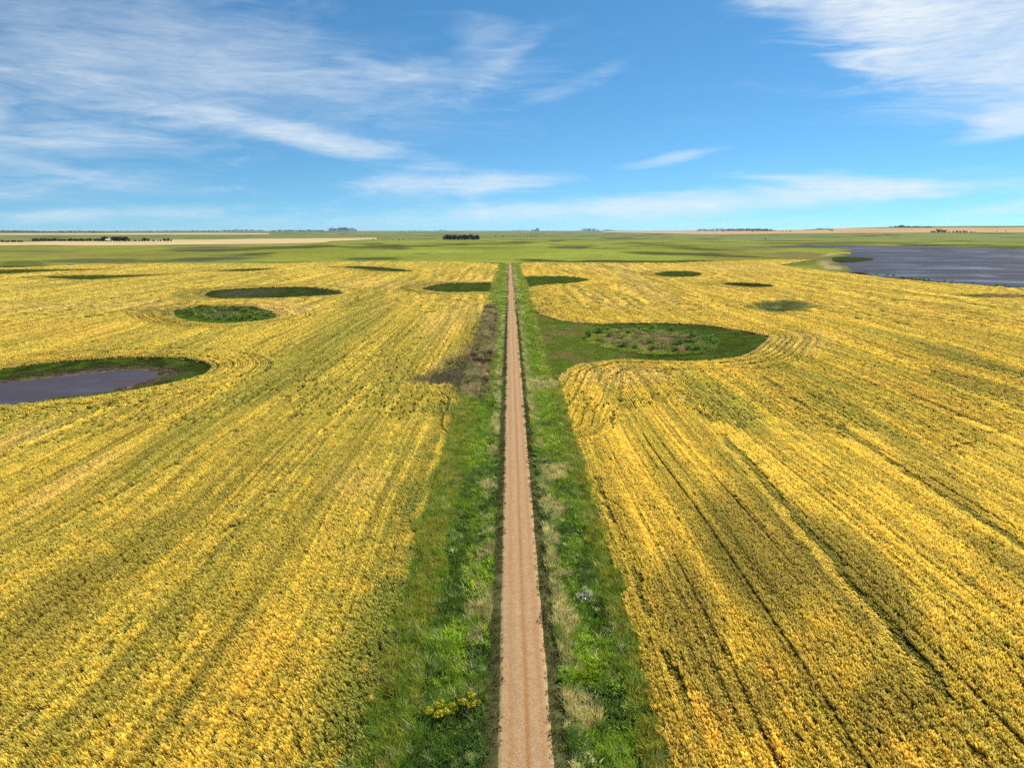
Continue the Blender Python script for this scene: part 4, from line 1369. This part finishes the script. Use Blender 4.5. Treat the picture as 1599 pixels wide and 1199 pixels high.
# willows round the island of the large hollow (pixels of their feet)
for (px, py) in [(925, 531), (940, 537), (952, 540), (965, 543), (938, 522), (955, 519), (975, 517), (992, 516), (1010, 517), (1026, 516), (1046, 518), (1075, 521), (1096, 525), (1108, 532), (1112, 538), (1108, 544), (1096, 547), (1082, 549),
                 (1066, 549), (1050, 550), (1036, 549), (1022, 550), (1008, 549), (995, 546), (980, 545), (1090, 540), (1100, 530), (945, 529), (1060, 523), (970, 532), (985, 526), (1072, 536), (1060, 543), (960, 527), (1083, 530), (1016, 542), (1040, 524)]:
    px += g.uniform(-9, 9); py += g.uniform(-2.6, 2.6)
    x, y, z = at3(px, py)
    bush(x, y, 'green willow bush on the %s rim of the reedy island in the large right hollow' % ('left' if px < 945 else 'right' if px > 1095 else 'far' if py < 530 else 'near'), 'willows round the reedy island', float(g.uniform(0.7, 2.1)), g=g)
for (px, py) in [(300, 494), (308, 489), (316, 497), (325, 500), (330, 490), (338, 485), (345, 501), (352, 497), (360, 502), (370, 500), (372, 486), (383, 489), (392, 498), (396, 492), (404, 496), (411, 491), (380, 501), (318, 486), (293, 490), (352, 486), (400, 501), (418, 495)]:
    x, y, z = at3(px, py)
    bush(x, y, 'dark green willow bush %s the oval hollow of the left crop' % ('at the left end of' if px < 320 else 'at the right end of' if px > 390 else 'on the far side of' if py < 494 else 'on the near side of'), 'willows of the oval hollow', float(g.uniform(1.3, 2.3)), g=g)
# bushes along the near lake shore
for i, (px, py) in enumerate([(1352, 425.5), (1370, 429), (1383, 431), (1386, 430), (1395, 432), (1408, 434.5), (1412, 435), (1418, 435.5), (1424, 436), (1430, 436.5), (1436, 437), (1442, 437.4), (1450, 438), (1462, 437), (1475, 439.5), (1486, 441), (1519, 443), (1557, 447), (1568, 446), (1577, 448)]):
    x, y, z = at3(px, py)
    bush(x, y, 'dark little bush %s the near shore of the lake' % ('in the dense cluster on' if 1404 < px < 1455 else 'standing apart at the left end of' if px < 1404 else 'standing apart on the right stretch of'), 'bushes along the near lake shore', float(g.uniform(0.9, 1.5)), 'shore_bush', g=g)

# silver shrub, dry grass clump, goldenrods by the road
M_SILVER = leaf_mat('silver_leaves', (0.50, 0.49, 0.31), 0.25, 0.25, (0.62, 0.60, 0.40))
x, y, z = at3(912, 944)
o = thing('silver_shrub', x, y, z - 0.02, 'pale silvery grey shrub among dark weeds in the right ditch', 'shrub', None, 0.0, 1.35)
part('foliage', leaf_mesh('silver_foliage', 420, [(-.3, 0, .7, .45, .4, .35), (.35, .15, .85, .4, .4, .4), (0.1, -.3, .55, .5, .4, .3), (.1, .35, 1.05, .3, .3, .35), (.55, -.35, .45, .3, .3, .25)], 0.085, 620, M_SILVER), o)
V, Fc = tube_parts([((0, 0, -.05), (-.35, .05, .8), .03, .01), ((0, 0, -.05), (.4, .15, .95), .03, .01), ((0, 0, -.05), (.1, -.3, .7), .03, .01), ((0, 0, -.05), (.1, .35, 1.2), .03, .01), ((0.0, 0, -.05), (.55, -.35, .5), .03, .01)], 4)
part('stem', mesh_from('silver_stems', V, Fc, M_BARK), o)

M_DRY = leaf_mat('dry_stems', (0.50, 0.35, 0.16), 0.3, 0.3, (0.62, 0.46, 0.24))
M_SEED = leaf_mat('seed_heads', (0.58, 0.42, 0.25), 0.3, 0.3, (0.66, 0.52, 0.33))
for (px, py, sx_, lab) in [(878, 904, 1.3, 'broad pinkish tan clump of dry grass at the right verge, above the silver shrub'), (882, 968, 0.85, 'small tan clump of dry grass at the right verge, below left of the silver shrub')]:
    x, y, z = at3(px, py)
    o = thing('dry_grass_clump', x, y, z - 0.02, lab, 'grass clump', 'dry grass clumps at the right verge', 0.2, (sx_, sx_ * 0.75, 1.0))
    v, f, r, h = blades(170, (0.95, 0.8), 0.85, 0.03, 0.35, 640 + px, 0.4, 0.4, 1.0, 0.25)
    part('stem', mesh_from('dry_grass_stems', v, f, M_DRY, {'rnd': ('FLOAT', r)}), o)
    V, Fc, rn = leaf_cloud(230, [(0, 0, .85, 1.0, .85, .22)], 0.075, 650 + px)
    part('seed_head', mesh_from('dry_grass_heads', V, Fc, M_SEED, {'rnd': ('FLOAT', rn)}), o)['kind'] = 'stuff'

M_GOLDEN = leaf_mat('goldenrod_flowers', (0.52, 0.44, 0.02), 0.3, 0.3, (0.62, 0.56, 0.05))
M_WEED = leaf_mat('weed_leaves', (0.055, 0.105, 0.018), 0.4, 0.3, (0.08, 0.14, 0.02))
for (px, py, sc, lab) in [(732, 1112, 1.25, 'bright yellow flowering weed clump close to the left verge'), (681, 1128, 1.35, 'yellow flowering weed clump deeper in the left ditch, the left one of three'), (703, 1120, 0.9, 'small yellow flowering weed clump between two larger ones in the left ditch')]:
    x, y, z = at3(px, py)
    o = thing('goldenrod_clump', x, y, z - 0.02, lab, 'wildflower', 'yellow wildflowers of the left ditch', 0.5, sc)
    part('foliage', leaf_mesh('goldenrod_leaves', 260, [(0, 0, .35, .85, .8, .35)], 0.10, 670 + px, M_WEED), o)
    for q, lobe in enumerate([(-.38, .05, .95, .34, .32, .17), (.35, .25, 1.05, .32, .32, .17), (.02, -.38, .85, .32, .28, .15), (.52, -.3, .8, .22, .24, .13)]):
        part('flower_head', leaf_mesh('goldenrod_head', 75, [lobe], 0.075, 680 + px + q, M_GOLDEN), o)['kind'] = 'stuff'

# --- trees ----------------------------------------------------------------------------------------
tree_kinds = []
for k in range(5):
    g = np.random.default_rng(700 + k)
    lob = [(0, 0, 5.6, 2.8, 2.8, 4.4), (0.5, 0.2, 2.6, 2.4, 2.4, 1.8)] + [(g.uniform(-2.2, 2.2), g.uniform(-2.2, 2.2), g.uniform(3.6, 9.5), g.uniform(1.2, 2.0), g.uniform(1.2, 2.0), g.uniform(1.1, 2.0)) for _ in range(8)]
    cr_ = leaf_mesh('tree_crown', 420, lob, 0.62, 710 + k, M_TREE)
    segs = [((0, 0, -0.3), (0.15, 0.1, 4.0), 0.30, 0.20), ((0.15, 0.1, 4.0), (0.0, 0.3, 8.5), 0.20, 0.06)]
    segs += [((0.1, 0.1, 2.6 + 0.7 * i), (l[0] * 0.8, l[1] * 0.8, l[2] * 0.9), 0.11, 0.04) for i, l in enumerate(lob[1:6])]
    V, Fc = tube_parts(segs, 6)
    tree_kinds.append((cr_, mesh_from('tree_trunk', V, Fc, M_BARK)))


def tree(px, py, hpx, label, group, wide=1.0, g=rng, dy=0.0):
    """a tree whose foot shows at (px, py) and whose top is hpx photograph pixels higher"""
    x, y = at([(px, py)])[0]
    k = 1 + dy / math.hypot(x, y); x, y = x * k, y * k
    z = float(T(x, y))
    dep = to_px(x, y, z)[2]
    h = hpx * dep / F_PX * 1.12
    s = h / 11.0
    o = thing('tree', x, y, z - 0.1, label, 'tree', group, float(g.uniform(0, 6.28)), (s * wide, s * wide, s))
    kk = int(g.integers(0, 5))
    part('crown', tree_kinds[kk][0], o); part('trunk', tree_kinds[kk][1], o)
    return o


g = np.random.default_rng(800)
for i in range(17):
    px = 693.5 + i * 3.4 + g.uniform(-.8, .8)
    tree(px, 375.3 + g.uniform(-0.3, 0.2), 8.4 * g.uniform(0.74, 1.08) * (1.12 if i == 1 else 0.8 if i in (0, 16) else 1), 'dark tree of the dense clump alone in the green field beyond the left crop', 'trees of the dense clump in the green field', 1.25, g)
for i in range(8):
    tree(698 + i * 6.5 + g.uniform(-1, 1), 374.2, 7.4 * g.uniform(0.85, 1.0), 'dark tree of the dense clump alone in the green field beyond the left crop', 'trees of the dense clump in the green field', 1.1, g)
for i in range(44):
    px = 52 + i * 5.0 + g.uniform(-1.2, 1.2)
    hp = 4.6 * g.uniform(0.8, 1.15)
    if 158 < px < 168: hp = 7.2
    if 176 < px < 200: hp = 7.6 * g.uniform(0.85, 1.05)
    if 168 <= px <= 176: continue
    if px > 205: hp *= 0.62
    if 225 < px < 232 or 254 < px < 264: hp *= 1.7
    tree(px, 377.2, hp, ('tall dark tree just left of the white farmhouse in the shelterbelt' if 158 < px < 168 else 'tall dark tree just right of the white farmhouse in the shelterbelt' if 176 < px < 200 else 'low dark tree at the right end of the farm shelterbelt' if px > 205 else 'dark tree of the long shelterbelt left of the white farmhouse'), 'trees of the farm shelterbelt', 1.9, g)
for i in range(8):
    tree(-2 + i * 5.2 + g.uniform(-1, 1), 378.6, 3.2 * g.uniform(0.7, 1.3), 'dark small tree of the short row at the left edge behind the cream field', 'trees of the short row at the left edge', 2.2, g)
for i in range(14):
    tree(774 + i * 5.0 + g.uniform(-1, 1), 370.2, 2.0 * g.uniform(0.7, 1.1), 'dark low tree of the thin row in the green field beyond the road end', 'trees of the thin row beyond the road end', 1.6, g)
for i in range(7):
    tree(830 + i * 1.8, 361.2, (2.0, 2.4, 2.2, 2.8, 2.6, 5.0, 3.2)[i], 'dark tree of the farm clump on the horizon above the road end', 'trees of the horizon farm clump', 1.2, g)
for i in range(13):
    px = 1454 + i * 5.6 + g.uniform(-1, 1)
    hp = 3.0 if px < 1462 else (5.0 * g.uniform(0.8, 1.1) if px < 1482 else 2.4 * g.uniform(0.6, 1.4))
    tree(px, 363.6, hp, 'brownish dark tree of the bluff on the tan field at the right', 'trees of the bluff on the tan field', 2.0, g)
for i in range(14):
    tree(562 + i * 5.2 + g.uniform(-1.5, 1.5), 375.2, 1.9 * g.uniform(0.5, 1.3), 'dark low bush tree of the line right of the cream field', 'bush trees right of the cream field', 1.6, g)
for (px, hp) in [(1129, 2.2), (1175, 2.0), (1222, 2.0), (1228, 2.0), (1234, 2.4), (1556, 1.8), (1570, 1.9), (1195, 2.6)]:
    tree(px, 374.4 if px in (1195,) else 362.4, hp, 'lone dark tree on the far fields at the right', 'lone trees on the far right fields', 1.4, g)


def treeline(name, label, rows):
    """far woods that read as one mass: crowns of the same leaf clumps joined into one mesh"""
    V = []; Fc = []; Rn = []; off = 0
    g = np.random.default_rng(len(label))
    for (x0, x1, py, hp, step) in rows:
        for px in np.arange(x0, x1, step):
            q = at([(px + g.uniform(-1, 1), py + g.uniform(-.15, .15))])[0]
            z = float(T(q[0], q[1])); dep = to_px(q[0], q[1], z)[2]
            edge = min(1.0, 0.45 + (px - x0) / 12, 0.45 + (x1 - px) / 12)
            h = hp * 1.15 * edge * g.uniform(0.65, 1.1) * dep / F_PX
            v, f, r = leaf_cloud(46, [(0, 0, h * .5, h * .75, h * .6, h * .5)], h * 0.16, int((px + 500) * 7) + 3)
            V.append(v + np.array((q[0], q[1], z))); Fc.append(f + off); Rn.append(r); off += len(v)
    me = mesh_from(name, np.concatenate(V), np.concatenate(Fc), M_TREE, {'rnd': ('FLOAT', np.concatenate(Rn))})
    return link(bpy.data.objects.new(name, me), kind='stuff', label=label, category='woods')


treeline('treeline', 'long dark low woods on the left horizon', [(-120, 165, 363.4, 2.6, 3.0), (-100, 60, 362.6, 2.6, 3.0), (165, 345, 362.6, 2.0, 4.0), (250, 400, 361.6, 1.8, 4.0)])
treeline('treeline', 'dark woods on the horizon left of centre, with a taller clump at the right end', [(345, 415, 361.6, 2.6, 3.0), (420, 510, 362.2, 3.0, 2.6), (512, 557, 360.9, 4.6, 2.2), (524, 545, 360.8, 5.6, 3.0), (505, 545, 362.8, 1.6, 4.0)])
treeline('treeline', 'low dark woods on the horizon above the dense clump', [(640, 652, 360.9, 1.6, 3), (682, 700, 360.9, 2.2, 2.6), (795, 830, 361.2, 1.6, 3)])
treeline('treeline', 'dark woods on the horizon just right of the road line', [(907, 935, 360.9, 4.0, 2.2), (935, 965, 361.2, 2.2, 3.0)])
treeline('treeline', 'long dark woods along the tan field right of centre', [(1086, 1210, 361.2, 3.4, 2.2), (1130, 1200, 360.6, 3.8, 2.6), (1270, 1297, 358.8, 2.2, 2.6)])
treeline('treeline', 'dark woods on the crest of the right horizon', [(1386, 1458, 355.8, 2.6, 2.6), (1396, 1424, 355.6, 3.4, 3.0), (1520, 1580, 355.4, 1.0, 4.0)])


# reedy spit in the lake
def spit(poly, label):
    g = np.random.default_rng(900)
    x0, y0 = poly.min(0); x1, y1 = poly.max(0)
    gx, gy = np.meshgrid(np.arange(x0, x1, 2.6), np.arange(y0, y1, 2.6))
    x = gx.ravel() + g.uniform(-1, 1, gx.size); y = gy.ravel() + g.uniform(-1, 1, gx.size)
    m = inside(poly, x, y); x, y = x[m], y[m]; n = len(x)
    z = np.maximum(T(x, y), Z_LAKE) - 0.1
    col = (DG * 0.9) * (0.8 + 0.5 * g.uniform(0, 1, n))[:, None]
    w = g.uniform(1.7, 2.3, n)
    scatter('reeds', np.stack([x, y, z], -1), g.uniform(0, 6.28, n), np.stack([w, w, g.uniform(1.8, 3.2, n)], -1), IP + g.integers(0, 4, n), col, GRASS, label=label, category='reeds')


spit(P([(1303, 403), (1330, 402.4), (1352, 404), (1361, 405.4), (1350, 407.6), (1325, 409), (1306, 408)]), 'dark green spit of reeds reaching into the lake from its left shore')
# fringe along the near lake shore
lk = np.array([p for p in LAKE])
g = np.random.default_rng(910)
sel = spline(at([(1340, 425.5), (1360, 430.4), (1420, 436), (1500, 443.4), (1599, 449.6), (1720, 456.5)]), 60, False)
x = np.repeat(sel[:, 0], 4) + g.normal(0, 1.6, len(sel) * 4); y = np.repeat(sel[:, 1], 4) + g.normal(0, 1.6, len(sel) * 4)
n = len(x)
scatter('shore_reeds', np.stack([x, y, np.maximum(T(x, y), Z_LAKE) - 0.05], -1), g.uniform(0, 6.28, n), np.stack([g.uniform(1, 1.8, n)] * 2 + [g.uniform(0.6, 1.5, n)], -1), IP + g.integers(0, 4, n),
        np.array((0.075, 0.062, 0.030)) * g.uniform(0.7, 1.3, n)[:, None], GRASS, label='brownish fringe of reeds along the near lake shore', category='reeds')


# --- farm -----------------------------------------------------------------------------------------
M_WHITE = plain_mat('white_siding', (0.72, 0.70, 0.66), 0.7, 0.05)
M_ROOF = plain_mat('grey_shingles', (0.16, 0.15, 0.15), 0.8)
M_GLASS = plain_mat('dark_glass', (0.03, 0.035, 0.045), 0.15, 0.02)
M_STEEL = plain_mat('bin_steel', (0.62, 0.63, 0.64), 0.45, 0.06)


def box(x0, x1, y0, y1, z0, z1):
    V = np.array([(x, y, z) for z in (z0, z1) for (x, y) in ((x0, y0), (x1, y0), (x1, y1), (x0, y1))])
    Fc = np.array([(0, 3, 2, 1), (4, 5, 6, 7), (0, 1, 5, 4), (1, 2, 6, 5), (2, 3, 7, 6), (3, 0, 4, 7)])
    return V, Fc


def house(px, py, w, d, h, rh, label, roof, name='farmhouse', cat='house', rz=0.0):
    x, y = at([(px, py)])[0]
    z = float(T(x, y))
    o = thing(name, x, y, z, label, cat, None, rz)
    V, Fc = box(-w / 2, w / 2, -d / 2, d / 2, -0.4, h)
    part('wall', mesh_from('house_wall', V, Fc, M_WHITE), o)
    e = 0.5
    V = np.array([(-w / 2 - e, -d / 2 - e, h + 0.01), (w / 2 + e, -d / 2 - e, h + 0.01), (w / 2 + e, d / 2 + e, h + 0.01), (-w / 2 - e, d / 2 + e, h + 0.01), (-w / 2 - e, 0, h + rh), (w / 2 + e, 0, h + rh)])
    me = bpy.data.meshes.new('house_roof'); me.from_pydata([tuple(v) for v in V], [], [(0, 1, 5, 4), (2, 3, 4, 5), (0, 4, 3), (1, 2, 5), (0, 3, 2, 1)]); me.materials.append(roof)
    part('roof', me, o)
    for i in range(max(2, int(w / 4))):
        cx = -w / 2 + (i + 0.5) * w / max(2, int(w / 4))
        V, Fc = box(cx - .6, cx + .6, -d / 2 - .06, -d / 2 + .02, 1.2, 2.6)
        part('window', mesh_from('house_window', V, Fc, M_GLASS), o)
    return o


house(168.5, 377.4, 12, 9, 5.6, 3.4, 'white farmhouse between the tall trees of the shelterbelt', M_WHITE, rz=0.2)
house(173.5, 377.8, 8, 6, 2.8, 1.8, 'low white outbuilding with grey roof beside the white farmhouse', M_ROOF, 'outbuilding', 'shed', -0.1)
house(208, 377.2, 14, 9, 2.4, 1.6, 'small low white shed right of the farm trees', M_WHITE, 'farm_shed', 'shed', 0.05)
# two steel grain bins on the horizon
for i, (px, lab) in enumerate([(809.2, 'left of two pale steel grain bins on the horizon above the road end'), (811.2, 'right of two pale steel grain bins on the horizon above the road end')]):
    x, y = at([(px, 361.3)])[0]
    z = float(T(x, y)); dep = to_px(x, y, z)[2]; r = 0.85 * dep / F_PX; h = 1.7 * dep / F_PX
    o = thing('grain_bin', x, y, z, lab, 'grain bin', 'grain bins on the horizon')
    th = np.linspace(0, 2 * np.pi, 16, endpoint=False)
    ring = lambda rr_, zz: np.stack([rr_ * np.cos(th), rr_ * np.sin(th), np.full(16, zz)], -1)
    part('wall', mesh_from('bin_wall', np.concatenate([ring(r, -1), ring(r, h)]), grid_faces(2, 16, True), M_STEEL), o)
    part('roof', mesh_from('bin_roof', np.concatenate([ring(r * 1.03, h - .05), ring(r * 0.08, h + r * .55)]), grid_faces(2, 16, True), M_STEEL), o)
# the small bright pools beyond the left crop
M_POOL = water_mat('pool_water', (0.2, 0.2, 0.2), (0.2, 0.2, 0.2), 0, 0.1, 1.0, (0.1, 0.1), 0.8, 0.8)
for (px, py, hw, hh_, lab) in [(110.5, 413.2, 5.0, 0.7, 'tiny bright pool beyond the far edge of the left crop'), (564, 407.0, 9, 0.5, 'thin bright pool in the dark marsh left of centre')]:
    q = at([(px + hw * math.cos(t), py + hh_ * math.sin(t)) for t in np.linspace(0, 2 * math.pi, 14, endpoint=False)])
    zt = T(q[:, 0], q[:, 1]).max() + 0.55
    flat_poly('pool', q, float(zt), M_POOL, 0, kind='structure', label=lab, category='water')

# ----------------------------------------------------------------------------------------------
# the thin summer air over the plain
# ----------------------------------------------------------------------------------------------
V, Fc = box(-34000, 34000, -34000, 34000, -30.0, 110.0)
m, t, out = new_mat('air')
pv = t.new('ShaderNodeVolumePrincipled')
pv.inputs['Color'].default_value = (0.72, 0.86, 1.0, 1.0)
pv.inputs['Density'].default_value = HAZE
pv.inputs['Anisotropy'].default_value = 0.2
t.l.new(pv.outputs[0], out.inputs['Volume'])
link(bpy.data.objects.new('haze', mesh_from('haze', V, Fc, m)), kind='stuff', label='thin pale haze in the air over the far fields', category='haze')
